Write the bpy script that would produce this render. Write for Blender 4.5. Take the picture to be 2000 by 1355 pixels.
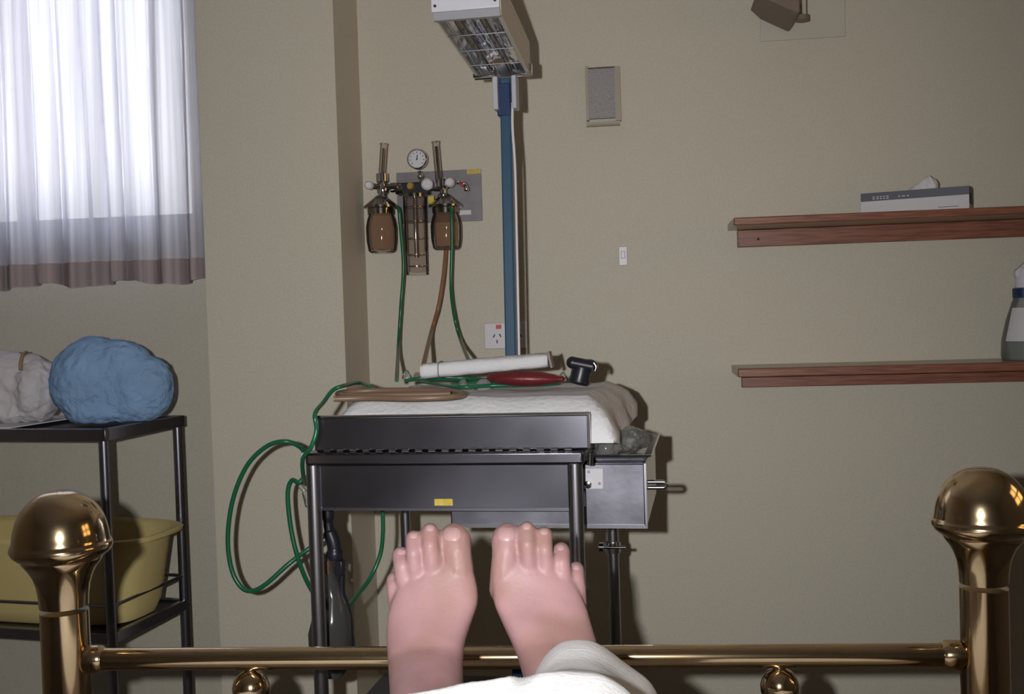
import bpy, bmesh, math, random
from mathutils import Vector, Matrix, noise
random.seed(7)
for o in list(bpy.data.objects): bpy.data.objects.remove(o)
SC = bpy.context.scene
COL = SC.collection
V = Vector
R = math.radians

# ------------------------------------------------------------------ camera
F = 2100.0                     # focal length in pixels of the 2000 x 1355 frame
CAM = V((0, 0, 1.25))
YAW, PITCH, ROLL = R(7.3), R(1.8), R(1.78)
fwd = V((-math.sin(YAW)*math.cos(PITCH), math.cos(YAW)*math.cos(PITCH), -math.sin(PITCH)))
r0 = V((math.cos(YAW), math.sin(YAW), 0))
u0 = r0.cross(fwd)
rgt = r0*math.cos(ROLL) - u0*math.sin(ROLL)
upv = u0*math.cos(ROLL) + r0*math.sin(ROLL)
cd = bpy.data.cameras.new('camera'); cam = bpy.data.objects.new('camera', cd); COL.objects.link(cam)
cd.sensor_width = 36; cd.lens = F/2000*36; cd.clip_start = 0.02; cd.clip_end = 100
m3 = Matrix((rgt, upv, -fwd)).transposed()
cam.matrix_world = Matrix.Translation(CAM) @ m3.to_4x4()
SC.camera = cam
# ------------------------------------------------------------------ view, world, flash
SC.view_settings.view_transform = 'Standard'; SC.view_settings.look = 'None'
SC.view_settings.gamma = 1; SC.view_settings.use_curve_mapping = False
SC.view_settings.exposure = 0.0
wd = bpy.data.worlds.new('sky'); SC.world = wd; wd.use_nodes = True
nt = wd.node_tree; nt.nodes.clear()
out = nt.nodes.new('ShaderNodeOutputWorld'); bg = nt.nodes.new('ShaderNodeBackground')
tc = nt.nodes.new('ShaderNodeTexCoord'); sp = nt.nodes.new('ShaderNodeSeparateXYZ'); rp = nt.nodes.new('ShaderNodeValToRGB')
nt.links.new(tc.outputs['Generated'], sp.inputs[0]); nt.links.new(sp.outputs['Z'], rp.inputs[0])
rp.color_ramp.elements[0].position = 0.0; rp.color_ramp.elements[0].color = (1, .97, .93, 1)
rp.color_ramp.elements[1].position = 0.6; rp.color_ramp.elements[1].color = (.62, .74, 1, 1)
nt.links.new(rp.outputs[0], bg.inputs[0]); bg.inputs[1].default_value = 8.5
nt.links.new(bg.outputs[0], out.inputs[0])
# the camera's flash gun, just left of and above the lens
ld = bpy.data.lights.new('flash', 'SPOT'); fl = bpy.data.objects.new('camera_flash', ld); COL.objects.link(fl)
ld.energy = 150; ld.shadow_soft_size = 0.012; ld.spot_size = R(104); ld.spot_blend = 1.0; ld.color = (1, .985, .95)
FLASH = CAM - rgt*0.11 + upv*0.025 + fwd*0.0
fl.location = FLASH

def ray(px, py): return fwd + rgt*((px-1000)/F) + upv*((677.5-py)/F)
def P(px, py, Y): d = ray(px, py); return CAM + d*(Y/d.y)
def PZ(px, py, Z): return CAM + ray(px, py)*Z
def PL(px, py, o, n): d = ray(px, py); return CAM + d*((o-CAM).dot(n)/d.dot(n))
def depth(p): return (p-CAM).dot(fwd)
fl.rotation_euler = (P(860, 760, 3.1)-FLASH).to_track_quat('-Z', 'Y').to_euler()

# ------------------------------------------------------------------ materials
MATS = {}
def mat(name, col, rough=.5, metal=0, noise_amt=0, nscale=20, bump=0, bscale=60, stretch=None, trans=0, ior=1.45, sss=0, coat=0, emit=None, spec=.5, rough_var=0):
    m = bpy.data.materials.new(name); m.use_nodes = True; t = m.node_tree; b = t.nodes['Principled BSDF']
    b.inputs['Base Color'].default_value = (*col, 1); b.inputs['Roughness'].default_value = rough
    b.inputs['Metallic'].default_value = metal; b.inputs['IOR'].default_value = ior
    b.inputs['Transmission Weight'].default_value = trans; b.inputs['Specular IOR Level'].default_value = spec
    b.inputs['Coat Weight'].default_value = coat
    if sss: b.inputs['Subsurface Weight'].default_value = sss; b.inputs['Subsurface Radius'].default_value = (.012, .005, .003); b.inputs['Subsurface Scale'].default_value = 1
    c = t.nodes.new('ShaderNodeTexCoord'); mp = t.nodes.new('ShaderNodeMapping'); t.links.new(c.outputs['Object'], mp.inputs[0])
    if stretch: mp.inputs['Scale'].default_value = stretch
    if noise_amt:
        n = t.nodes.new('ShaderNodeTexNoise'); n.inputs['Scale'].default_value = nscale; n.inputs['Detail'].default_value = 6
        t.links.new(mp.outputs[0], n.inputs['Vector'])
        rr = t.nodes.new('ShaderNodeValToRGB'); rr.color_ramp.elements[0].position = .3; rr.color_ramp.elements[1].position = .7
        rr.color_ramp.elements[0].color = (*[max(0, x*(1-noise_amt)) for x in col], 1); rr.color_ramp.elements[1].color = (*[min(1, x*(1+noise_amt)) for x in col], 1)
        t.links.new(n.outputs[0], rr.inputs[0]); t.links.new(rr.outputs[0], b.inputs['Base Color'])
    if rough_var:
        n = t.nodes.new('ShaderNodeTexNoise'); n.inputs['Scale'].default_value = 9; t.links.new(mp.outputs[0], n.inputs['Vector'])
        q = t.nodes.new('ShaderNodeMapRange'); q.inputs[3].default_value = max(.02, rough-rough_var); q.inputs[4].default_value = rough+rough_var
        t.links.new(n.outputs[0], q.inputs[0]); t.links.new(q.outputs[0], b.inputs['Roughness'])
    if bump:
        n = t.nodes.new('ShaderNodeTexNoise'); n.inputs['Scale'].default_value = bscale; n.inputs['Detail'].default_value = 4
        t.links.new(mp.outputs[0], n.inputs['Vector']); bb = t.nodes.new('ShaderNodeBump'); bb.inputs['Strength'].default_value = bump; bb.inputs['Distance'].default_value = .01
        t.links.new(n.outputs[0], bb.inputs['Height']); t.links.new(bb.outputs[0], b.inputs['Normal'])
    MATS[name] = m; return m
mat('wall_paint', (.53, .495, .42), .55, noise_amt=.05, nscale=160, bump=.12, bscale=220)
mat('ceiling_paint', (.78, .77, .75), .8); mat('floor_vinyl', (.30, .28, .27), .4, noise_amt=.2, nscale=60)
mat('brass', (.62, .47, .29), .13, 1, noise_amt=.08, nscale=14, rough_var=.04)
mat('brass_dull', (.36, .24, .12), .22, 1)
mat('steel', (.25, .25, .30), .22, 1, noise_amt=.05, nscale=6, rough_var=.03)
mat('steel_brushed', (.15, .15, .18), .42, 1, noise_amt=.25, nscale=12, rough_var=.1, bump=.05, bscale=25)
mat('chrome', (.62, .62, .66), .12, 1)
mat('tube_steel', (.27, .27, .33), .28, 1)
mat('chrome_dark', (.3, .28, .25), .15, 1)
mat('white_enamel', (.62, .62, .70), .35)
mat('blue_paint', (.035, .085, .15), .28)
mat('green_rubber', (.012, .11, .05), .3)
mat('brown_rubber', (.26, .12, .06), .35)
mat('tan_rubber', (.17, .11, .075), .4)
mat('white_cloth', (.66, .66, .70), .95, bump=.25, bscale=90, spec=.1)
mat('grey_cloth', (.56, .53, .56), .95, noise_amt=.08, nscale=12, bump=.3, bscale=35, spec=.1)
mat('sheet', (.80, .80, .83), .9, bump=.1, bscale=140, spec=.1)
mat('blue_cloth', (.23, .37, .60), .95, noise_amt=.12, nscale=10, bump=1.0, bscale=46, spec=.1)
mat('brown_tape', (.30, .19, .10), .8)
mat('wood', (.22, .085, .055), .38, noise_amt=.4, nscale=14, stretch=(.8, 12, 14), coat=.15)
mat('shelf_board', (.42, .36, .24), .3)
mat('grille', (.30, .28, .30), .6, noise_amt=.25, nscale=300)
mat('beige_plastic', (.46, .43, .37), .4)
mat('frame_beige', (.36, .32, .26), .4)
mat('polished_plate', (.66, .65, .62), .3, 1)
mat('dark_laminate', (.05, .048, .055), .6)
mat('pale_enamel', (.42, .43, .50), .35)
mat('reflector_foil', (.82, .82, .86), .16, 1)
mat('leg_steel', (.42, .42, .48), .27, 1)
mat('tray_steel', (.55, .55, .60), .28, 1, noise_amt=.1, nscale=30, bump=.1, bscale=20)
mat('grey_enamel', (.33, .33, .36), .35)
mat('grey_panel', (.215, .20, .225), .35, noise_amt=.1, nscale=30)
mat('white_plastic', (.62, .60, .66), .35)
mat('red_plastic', (.6, .05, .06), .3)
mat('black_plastic', (.012, .013, .02), .35)
mat('dark_hole', (.03, .03, .035), .7)
mat('red_rubber', (.12, .012, .016), .38, noise_amt=.2, nscale=18, bump=.15, bscale=30)
mat('yellow_label', (.55, .42, .07), .5, noise_amt=.15, nscale=120)
mat('yellow_plastic', (.60, .49, .22), .35)
mat('gold', (.5, .33, .1), .3, .6)
mat('paper', (.58, .57, .62), .7)
mat('tissue', (.65, .65, .68), .9, bump=.3, bscale=60)
mat('navy_print', (.07, .075, .11), .5)
mat('dark_blue', (.01, .03, .10), .4)
mat('skin', (.295, .170, .178), .5, noise_amt=.10, nscale=22, bump=.06, bscale=260, sss=.12, spec=.35)
mat('nail', (.34, .21, .21), .32, spec=.4)
mat('window_frame', (.55, .55, .55), .4)
mat('mattress_fabric', (.5, .5, .53), .9)
mat('paint_access', (.50, .48, .42), .5)
mat('bracket_brown', (.19, .145, .12), .5)
mat('liquid', (.25, .30, .24), .2, trans=.5)

def blotch(m, col2, scale, lo, hi, amt):
    """soft patches of a second tone"""
    t = m.node_tree; b = t.nodes['Principled BSDF']; src = b.inputs['Base Color'].links[0].from_socket
    c = t.nodes.new('ShaderNodeTexCoord'); n = t.nodes.new('ShaderNodeTexNoise'); n.inputs['Scale'].default_value = scale; n.inputs['Detail'].default_value = 2
    q = t.nodes.new('ShaderNodeMapRange'); q.inputs[1].default_value = lo; q.inputs[2].default_value = hi; q.inputs[4].default_value = amt
    x = t.nodes.new('ShaderNodeMix'); x.data_type = 'RGBA'; x.inputs[7].default_value = (*col2, 1)
    t.links.new(c.outputs['Object'], n.inputs['Vector']); t.links.new(n.outputs[0], q.inputs[0]); t.links.new(q.outputs[0], x.inputs[0])
    t.links.new(src, x.inputs[6]); t.links.new(x.outputs[2], b.inputs['Base Color'])
blotch(MATS['skin'], (.245, .14, .12), 13, .46, .62, .7)
def glassy(name, tint, rough=.03, body=.25, ior=1.45, bodycol=None):
    """clear or tinted plastic / glass: part clear, part glossy, part tinted body"""
    m = bpy.data.materials.new(name); m.use_nodes = True; t = m.node_tree; t.nodes.clear()
    o = t.nodes.new('ShaderNodeOutputMaterial'); tr = t.nodes.new('ShaderNodeBsdfTransparent'); tr.inputs[0].default_value = (*tint, 1)
    di = t.nodes.new('ShaderNodeBsdfDiffuse'); di.inputs[0].default_value = (*(bodycol or tint), 1)
    gl = t.nodes.new('ShaderNodeBsdfGlossy'); gl.inputs['Roughness'].default_value = rough
    fr = t.nodes.new('ShaderNodeFresnel'); fr.inputs[0].default_value = ior
    a = t.nodes.new('ShaderNodeMixShader'); a.inputs[0].default_value = body
    b = t.nodes.new('ShaderNodeMixShader')
    t.links.new(tr.outputs[0], a.inputs[1]); t.links.new(di.outputs[0], a.inputs[2])
    t.links.new(fr.outputs[0], b.inputs[0]); t.links.new(a.outputs[0], b.inputs[1]); t.links.new(gl.outputs[0], b.inputs[2])
    t.links.new(b.outputs[0], o.inputs[0]); MATS[name] = m; return m
glassy('amber_glass', (.91, .85, .81), body=.07, bodycol=(.36, .28, .22), rough=.08, ior=1.2)
glassy('clear_glass', (.95, .93, .92), body=.05, bodycol=(.35, .28, .25), rough=.08, ior=1.2)
glassy('smoky_bag', (.45, .45, .45), body=.45, bodycol=(.10, .10, .10), rough=.12)
glassy('clear_plastic', (.9, .9, .9), body=.22, bodycol=(.5, .52, .52), rough=.1)
glassy('pane', (.95, .96, .97), body=.0)
glassy('amber_pane', (.62, .47, .28), body=.0)
def cloth_translucent(name, col, mixv, sheer=0):
    m = bpy.data.materials.new(name); m.use_nodes = True; t = m.node_tree; t.nodes.clear()
    o = t.nodes.new('ShaderNodeOutputMaterial'); d = t.nodes.new('ShaderNodeBsdfDiffuse'); tl = t.nodes.new('ShaderNodeBsdfTranslucent'); mx = t.nodes.new('ShaderNodeMixShader')
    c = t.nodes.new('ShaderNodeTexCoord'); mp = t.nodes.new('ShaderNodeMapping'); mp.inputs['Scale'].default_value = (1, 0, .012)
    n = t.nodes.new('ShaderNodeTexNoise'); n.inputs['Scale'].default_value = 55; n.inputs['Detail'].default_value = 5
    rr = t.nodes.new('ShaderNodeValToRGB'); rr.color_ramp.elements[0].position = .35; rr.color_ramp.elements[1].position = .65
    rr.color_ramp.elements[0].color = (*[x*.66 for x in col], 1); rr.color_ramp.elements[1].color = (*[min(1, x*1.04) for x in col], 1)  # darker vertical streaks in the cloth colour stand in for fold shading
    t.links.new(c.outputs['Object'], mp.inputs[0]); t.links.new(mp.outputs[0], n.inputs['Vector']); t.links.new(n.outputs[0], rr.inputs[0])
    t.links.new(rr.outputs[0], d.inputs[0]); t.links.new(rr.outputs[0], tl.inputs[0]); mx.inputs[0].default_value = mixv
    t.links.new(d.outputs[0], mx.inputs[1]); t.links.new(tl.outputs[0], mx.inputs[2])
    tr = t.nodes.new('ShaderNodeBsdfTransparent'); lw = t.nodes.new('ShaderNodeLayerWeight'); lw.inputs[0].default_value = .35
    mr = t.nodes.new('ShaderNodeMapRange'); mr.inputs[1].default_value = 0; mr.inputs[2].default_value = .8; mr.inputs[3].default_value = sheer; mr.inputs[4].default_value = 0
    m2 = t.nodes.new('ShaderNodeMixShader'); t.links.new(lw.outputs['Facing'], mr.inputs[0]); t.links.new(mr.outputs[0], m2.inputs[0])
    t.links.new(mx.outputs[0], m2.inputs[1]); t.links.new(tr.outputs[0], m2.inputs[2]); t.links.new(m2.outputs[0], o.inputs[0]); MATS[name] = m
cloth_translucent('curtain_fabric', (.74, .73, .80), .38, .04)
cloth_translucent('hem_fabric', (.52, .43, .44), .25)

# ------------------------------------------------------------------ mesh helpers (everything is authored in world coordinates)
WM = {}
def link(o):
    COL.objects.link(o); return o
def thing(name, label, cat, loc, rotz=0, group=None):
    o = link(bpy.data.objects.new(name, None)); o.empty_display_size = .05
    o.matrix_world = Matrix.Translation(loc) @ Matrix.Rotation(rotz, 4, 'Z')
    WM[o.name] = Matrix.Translation(loc) @ Matrix.Rotation(rotz, 4, 'Z')
    tag(o, label, cat, group); return o
def tag(o, label=None, cat=None, group=None, kind=None):
    if label: o['label'] = label
    if cat: o['category'] = cat
    if group: o['group'] = group
    if kind: o['kind'] = kind
    return o
def obj(name, bm, m, parent=None, smooth=40, bevel=0, loc=None, mods=None, label=None, kind=None, seg=2):
    """link a bmesh authored in world coordinates as one object, local to its parent (or with its origin at loc)"""
    me = bpy.data.meshes.new(name)
    bmesh.ops.recalc_face_normals(bm, faces=bm.faces)
    if parent is not None: M = WM[parent.name]
    else:
        if loc is None:
            c = V((0, 0, 0)); zmin = 1e9
            for v in bm.verts: c += v.co; zmin = min(zmin, v.co.z)
            c /= max(1, len(bm.verts)); loc = V((c.x, c.y, zmin))
        M = Matrix.Translation(loc)
    bmesh.ops.transform(bm, matrix=M.inverted(), verts=bm.verts)
    bm.to_mesh(me); bm.free()
    o = bpy.data.objects.new(name, me)
    for mm in (m if isinstance(m, (list, tuple)) else [m]): me.materials.append(MATS[mm])
    link(o)
    if parent is not None: o.parent = parent
    else: o.matrix_world = M
    WM[o.name] = M
    if smooth:
        me.polygons.foreach_set('use_smooth', [True]*len(me.polygons))
        me.set_sharp_from_angle(angle=R(smooth))
    if bevel:
        md = o.modifiers.new('bevel', 'BEVEL'); md.width = bevel; md.segments = seg; md.limit_method = 'ANGLE'; md.angle_limit = R(50)
    for f in (mods or []): f(o)
    if label: o['label'] = label
    if kind: o['kind'] = kind
    return o
def struct(name, bm, m, **k):
    o = obj(name, bm, m, **k); o['kind'] = 'structure'; return o
def B(): return bmesh.new()
def box(bm, c, s, M=None):
    """box centred at c with full sizes s, axes from 3x3 M"""
    M = M or Matrix.Identity(3); vs = []
    for k in range(8):
        q = V(((k & 1)-.5, ((k >> 1) & 1)-.5, ((k >> 2) & 1)-.5)); q = V((q.x*s[0], q.y*s[1], q.z*s[2]))
        vs.append(bm.verts.new(V(c)+M @ q))
    for f in ((0, 1, 3, 2), (4, 6, 7, 5), (0, 4, 5, 1), (2, 3, 7, 6), (0, 2, 6, 4), (1, 5, 7, 3)): bm.faces.new([vs[i] for i in f])
    return bm
def mm(bm, a, b): return box(bm, [(a[i]+b[i])/2 for i in range(3)], [abs(b[i]-a[i]) for i in range(3)])
def slab(bm, pts, d):
    a = [bm.verts.new(p) for p in pts]; b = [bm.verts.new(V(p)+V(d)) for p in pts]; n = len(pts)
    bm.faces.new(a); bm.faces.new(b[::-1])
    for i in range(n): bm.faces.new((a[i], b[i], b[(i+1) % n], a[(i+1) % n]))
    return bm
def frame_of(d):
    d = V(d).normalized(); a = V((0, 0, 1)) if abs(d.z) < .95 else V((1, 0, 0))
    x = a.cross(d).normalized(); return x, d.cross(x)
def lathe(bm, prof, o=(0, 0, 0), axis=(0, 0, 1), seg=32, cap=True):
    """profile of (radius, distance along the axis)"""
    o = V(o); ax = V(axis).normalized(); x, y = frame_of(ax); rings = []
    for r, h in prof:
        if r < 1e-6: rings.append([bm.verts.new(o+ax*h)])
        else: rings.append([bm.verts.new(o+ax*h+(x*math.cos(2*math.pi*i/seg)+y*math.sin(2*math.pi*i/seg))*r) for i in range(seg)])
    for a, b in zip(rings, rings[1:]):
        if len(a) == 1 and len(b) == 1: continue
        for i in range(seg):
            j = (i+1) % seg
            if len(a) == 1: bm.faces.new((a[0], b[i], b[j]))
            elif len(b) == 1: bm.faces.new((a[i], b[0], a[j]))
            else: bm.faces.new((a[i], b[i], b[j], a[j]))
    if cap:
        if len(rings[0]) > 1: bm.faces.new(rings[0][::-1])
        if len(rings[-1]) > 1: bm.faces.new(rings[-1])
    return bm
def spline(pts, n=8):
    pts = [V(p) for p in pts]; q = [2*pts[0]-pts[1]]+pts+[2*pts[-1]-pts[-2]]; r = []
    for i in range(1, len(q)-2):
        for k in range(n):
            t = k/n; a, b, c, d = q[i-1], q[i], q[i+1], q[i+2]
            r.append(.5*((2*b)+(c-a)*t+(2*a-5*b+4*c-d)*t*t+(3*b-a-3*c+d)*t**3))
    r.append(pts[-1]); return r
def tube(bm, pts, r, seg=12, smooth=8, cap=True):
    ps = spline(pts, smooth) if smooth else [V(p) for p in pts]
    rings = []; t0 = (ps[1]-ps[0]).normalized(); x, y = frame_of(t0)
    for i, p in enumerate(ps):
        t = (ps[min(i+1, len(ps)-1)]-ps[max(i-1, 0)]).normalized()
        x = (x-t*x.dot(t)).normalized(); y = t.cross(x)
        rr = r[i*(len(r)-1)//(len(ps)-1)] if isinstance(r, (list, tuple)) else r
        rings.append([bm.verts.new(p+(x*math.cos(2*math.pi*k/seg)+y*math.sin(2*math.pi*k/seg))*rr) for k in range(seg)])
    for a, b in zip(rings, rings[1:]):
        for i in range(seg): j = (i+1) % seg; bm.faces.new((a[i], a[j], b[j], b[i]))
    if cap: bm.faces.new(rings[0][::-1]); bm.faces.new(rings[-1])
    return bm
def ball(bm, c, r, sub=3, M=None):
    g = bmesh.ops.create_icosphere(bm, subdivisions=sub, radius=1)
    sc = Matrix.Diagonal(r if isinstance(r, (tuple, list)) else (r, r, r)).to_4x4()
    T = Matrix.Translation(c) @ ((M or Matrix.Identity(3)).to_4x4()) @ sc
    bmesh.ops.transform(bm, matrix=T, verts=g['verts']); return bm
def bake(o):
    """replace the mesh by its modified result"""
    dg = bpy.context.evaluated_depsgraph_get(); dg.update()
    me = bpy.data.meshes.new_from_object(o.evaluated_get(dg)); o.modifiers.clear(); old = o.data; o.data = me; me.name = o.name
    me.polygons.foreach_set('use_smooth', [True]*len(me.polygons)); me.update()
def remeshed(vox, it=6):
    def f(o):
        a = o.modifiers.new('r', 'REMESH'); a.mode = 'VOXEL'; a.voxel_size = vox
        s = o.modifiers.new('s', 'SMOOTH'); s.factor = .5; s.iterations = it
        bpy.context.view_layer.update(); bake(o)
    return f
def wrinkle(o, amp, sc, keepz=None, ridged=False):
    for v in o.data.vertices:
        p = v.co*sc; n = noise.fractal(p, .8, 2, 4)
        if ridged: n = abs(n)*-1.6+.3
        v.co += v.normal*n*amp
        if keepz is not None and v.co.z < keepz: v.co.z = keepz

# ------------------------------------------------------------------ the room
WY = 3.10; WWY = 3.22; CY = 2.85          # back wall, window wall, face of the column
XL, XR, YB, ZT = -2.75, 1.95, -1.9, 2.7
xc0 = P(404, 600, CY).x; xc1 = P(671, 600, CY).x
struct('floor', mm(B(), (XL-.1, YB-.1, -.1), (XR+.1, WWY+.3, 0)), 'floor_vinyl', smooth=0)
struct('ceiling', mm(B(), (XL-.1, YB-.1, ZT), (XR+.1, WWY+.3, ZT+.1)), 'ceiling_paint', smooth=0)
struct('wall_back', mm(B(), (xc1-.02, WY, 0), (XR+.1, WY+.2, ZT)), 'wall_paint', smooth=0)
struct('wall_column', mm(B(), (xc0, CY, 0), (xc1, WY+.2, ZT)), 'wall_paint', smooth=0)
wz = P(200, 446, WWY).z; wx1 = P(394, 300, WWY).x-.02; wx0 = -2.62; wzt = 2.5
b = B()
mm(b, (XL-.1, WWY, 0), (xc0+.02, WWY+.12, wz)); mm(b, (XL-.1, WWY, wzt), (xc0+.02, WWY+.12, ZT))
mm(b, (XL-.1, WWY, wz), (wx0, WWY+.12, wzt)); mm(b, (wx1, WWY, wz), (xc0+.02, WWY+.12, wzt))
struct('wall_window', b, 'wall_paint', smooth=0)
struct('wall_left', mm(B(), (XL-.12, YB-.1, 0), (XL, WWY+.1, ZT)), 'wall_paint', smooth=0)
struct('wall_rear', mm(B(), (XL-.1, YB-.12, 0), (XR+.1, YB, ZT)), 'wall_paint', smooth=0)
# window behind the curtain
w = link(bpy.data.objects.new('window_1', None)); WM[w.name] = Matrix.Identity(4); w['kind'] = 'structure'
b = B()
for x in (wx0+.02, (wx0+wx1)/2, wx1-.02): mm(b, (x-.02, WWY+.05, wz), (x+.02, WWY+.09, wzt))
for z in (wz+.02, wzt-.02): mm(b, (wx0, WWY+.05, z-.02), (wx1, WWY+.09, z+.02))
obj('window_frame', b, 'window_frame', w, smooth=0)
obj('window_pane', mm(B(), (wx0, WWY+.065, wz), (wx1, WWY+.071, wzt)), 'pane', w, smooth=0)
obj('window_sill', mm(B(), (wx0-.03, WWY-.03, wz-.03), (wx1+.005, WWY+.05, wz)), 'window_frame', w, smooth=0)
# right wall, with the four-pane window that shows only as a reflection in the brass
y0, y1, z0, z1 = 1.20, 2.25, 1.25, 2.15
b = B()
mm(b, (XR, YB-.1, 0), (XR+.12, WY+.1, z0)); mm(b, (XR, YB-.1, z1), (XR+.12, WY+.1, ZT))
mm(b, (XR, YB-.1, z0), (XR+.12, y0, z1)); mm(b, (XR, y1, z0), (XR+.12, WY+.1, z1))
struct('wall_right', b, 'wall_paint', smooth=0)
w = link(bpy.data.objects.new('window_2', None)); WM[w.name] = Matrix.Identity(4); w['kind'] = 'structure'
b = B()
for y in (y0+.02, (y0+y1)/2, y1-.02): mm(b, (XR+.03, y-.05, z0), (XR+.08, y+.05, z1))
for z in (z0+.02, (z0+z1)/2-.05, z1-.02): mm(b, (XR+.03, y0, z-.05), (XR+.08, y1, z+.05))
obj('window_frame', b, 'window_frame', w, smooth=0)
obj('window_pane', mm(B(), (XR+.05, y0, z0), (XR+.056, y1, z1)), 'amber_pane', w, smooth=0)

# ------------------------------------------------------------------ curtain
def curtain():
    xr = P(384, 100, WWY-.10).x; xl = -2.66; yb = WWY-.10
    zb = P(200, 556, yb).z; zh = P(200, 512, yb).z; zt = 2.60
    t = thing('curtain', 'pale pleated curtain hanging over the bright window at left', 'curtain', (xr-.5, yb, zb))
    nx, nz = 560, 40
    rnd = random.Random(3); edges = [0.0]
    while edges[-1] < xr-xl: edges.append(edges[-1]+rnd.choice((.035, .05, .06, .08, .10)))
    amps = [rnd.uniform(.5, 1.2) for _ in edges]
    def fold(x, z):
        s = xr-x
        s += .006*math.sin(z*3.1+x*9)*min(1, s*10)
        for i in range(len(edges)-1):
            if edges[i] <= s < edges[i+1]:
                u = (s-edges[i])/(edges[i+1]-edges[i])
                return amps[i]*(abs(math.sin(math.pi*u))**.9)
        return 0
    def sheet(zlo, zhi, off, n):
        b = B(); g = []
        for j in range(n+1):
            z = zlo+(zhi-zlo)*j/n; row = []
            for i in range(nx+1):
                x = xl+(xr-xl)*i/nx; f = .5*(fold(x, z)+fold(x-.002, z)); k = .75+.25*(zt-z)/(zt-zb)
                lean = (P(396, 550, yb).x-xr)*(zt-z)/(zt-zb)*0
                zz = z + (.008*math.sin(x*23)+.004*math.sin(x*51) if j == 0 else 0)
                row.append(b.verts.new((x+.010*math.sin(f*3)+lean, yb-.062*f*k+off, zz)))
            g.append(row)
        for j in range(n):
            for i in range(nx): b.faces.new((g[j][i], g[j][i+1], g[j+1][i+1], g[j+1][i]))
        return b
    thick = lambda o: setattr(o.modifiers.new('solid', 'SOLIDIFY'), 'thickness', .0012)
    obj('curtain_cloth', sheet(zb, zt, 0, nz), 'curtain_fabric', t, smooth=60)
    obj('hem', sheet(zb+.001, zh, -.005, 8), 'hem_fabric', t, smooth=60, label='darker doubled hem band')
    obj('curtain_rail', tube(B(), [(xl, yb-.02, zt+.01), (xr+.02, yb-.02, zt+.01)], .012, smooth=0), 'white_enamel', t)
curtain()

# ------------------------------------------------------------------ wall fittings
def rect(bm, x0, y0, x1, y1, Y, d):
    a = P(x0, y1, Y); c = P(x1, y0, Y)
    return mm(bm, (a.x, Y, a.z), (c.x, Y-d, c.z))
# speaker grille
c = P(1178, 192, WY)
t = thing('wall_grille', 'grey rectangular grille in a beige frame, high on the wall right of the lamp pole', 'wall grille', c)
obj('frame', rect(rect(rect(rect(B(), 1146, 238, 1211, 249, WY, .022), 1149.1, 132, 1202.9, 136, WY, .022), 1146, 132, 1149, 237.8, WY, .022), 1203, 132, 1211, 237.8, WY, .022), 'frame_beige', t, smooth=0)
obj('grille_panel', rect(B(), 1148, 134, 1204, 234, WY, .014), 'grille', t, smooth=0)
obj('louvre', rect(B(), 1149, 242, 1208, 244.5, WY-.022, .0012), 'bracket_brown', t, smooth=0)
# small switch
t = thing('wall_switch', 'small white rocker switch on the bare wall left of the wooden shelves', 'switch', P(1217, 500, WY))
obj('plate', rect(B(), 1209, 481, 1225, 519, WY, .006), 'white_plastic', t, bevel=.002)
obj('rocker', rect(B(), 1213, 490, 1221, 505, WY-.006, .006), 'white_plastic', t, bevel=.002)
# power socket
t = thing('power_socket', 'white wall power socket with a red switch, partly behind the blue pole', 'power socket', P(985, 655, WY))
obj('plate', rect(B(), 947, 628, 1029, 682, WY, .008), 'white_plastic', t, bevel=.003)
for dx in (0, 40):
    obj('rocker', rect(B(), 969+dx, 634, 979+dx, 642, WY-.008, .005), 'red_plastic' if dx == 0 else 'white_plastic', t, bevel=.001, label='red rocker switch' if dx == 0 else None)
    b = B()
    for (x, y, a) in ((965, 656, .5), (977, 655, -.5), (971, 667, 0)):
        p = P(x+dx, y, WY-.0085); M = Matrix.Rotation(a, 3, 'Y'); box(b, p, (.003, .002, .010), M)
    obj('socket_hole', b, 'dark_hole', t, smooth=0)
# top right access plate with bracket
t = thing('wall_bracket', 'brown arm bracket on a square wall plate at the top right', 'bracket', P(1565, 30, WY))
obj('wall_plate', rect(B(), 1485, -80, 1648, 82, WY, .006), 'paint_access', t, bevel=.002)
b = B(); slab(b, [P(1478, -20, WY-.20), P(1560, -20, WY-.20), P(1563, 22, WY-.20), P(1557, 26, WY-.20), P(1500, 0, WY-.20)], (0, .19, 0))
obj('arm', b, 'bracket_brown', t, bevel=.003)
b = B(); p = P(1571, 36, WY-.10); q = P(1569, -40, WY-.10); tube(b, [p, q], .006, smooth=0)
obj('rod', b, 'beige_plastic', t)
b = B(); lathe(b, [(.019, -.004), (.019, .010)], P(1566, 38, WY-.10)); obj('foot_pad', b, 'bracket_brown', t)
b = B(); mm(b, (p.x-.006, p.y, p.z+.03), (p.x+.006, WY-.005, p.z+.045)); obj('stay', b, 'bracket_brown', t)

# ------------------------------------------------------------------ gas and suction outlet
S = depth(P(850, 400, WY))/F
t = thing('medical_gas_panel', 'grey wall panel carrying black valves and a round gauge left of the pole', 'gas panel', P(862, 385, WY))
obj('panel_plate', rect(B(), 778, 330, 940, 438, WY, .006), 'grey_panel', t, bevel=.001)
obj('yellow_label', rect(B(), 912, 330, 939, 340, WY-.006, .001), 'yellow_label', t, smooth=0)
obj('white_label', rect(B(), 892, 410, 920, 420, WY-.006, .001), 'white_plastic', t, smooth=0)
b = B(); mm(b, tuple(P(782, 384, WY-.004)), tuple(P(838, 354, WY-.045)+V((0, -.0, 0)))); obj('valve_block', b, 'black_plastic', t, bevel=.004)
YV = WY-.07
b = B(); lathe(b, [(0.0, .012), (.008, .012), (.011, .008), (.012, 0)], P(802, 364, YV+.02), (0, -1, 0)); obj('valve_button', b, 'gold', t)
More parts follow.
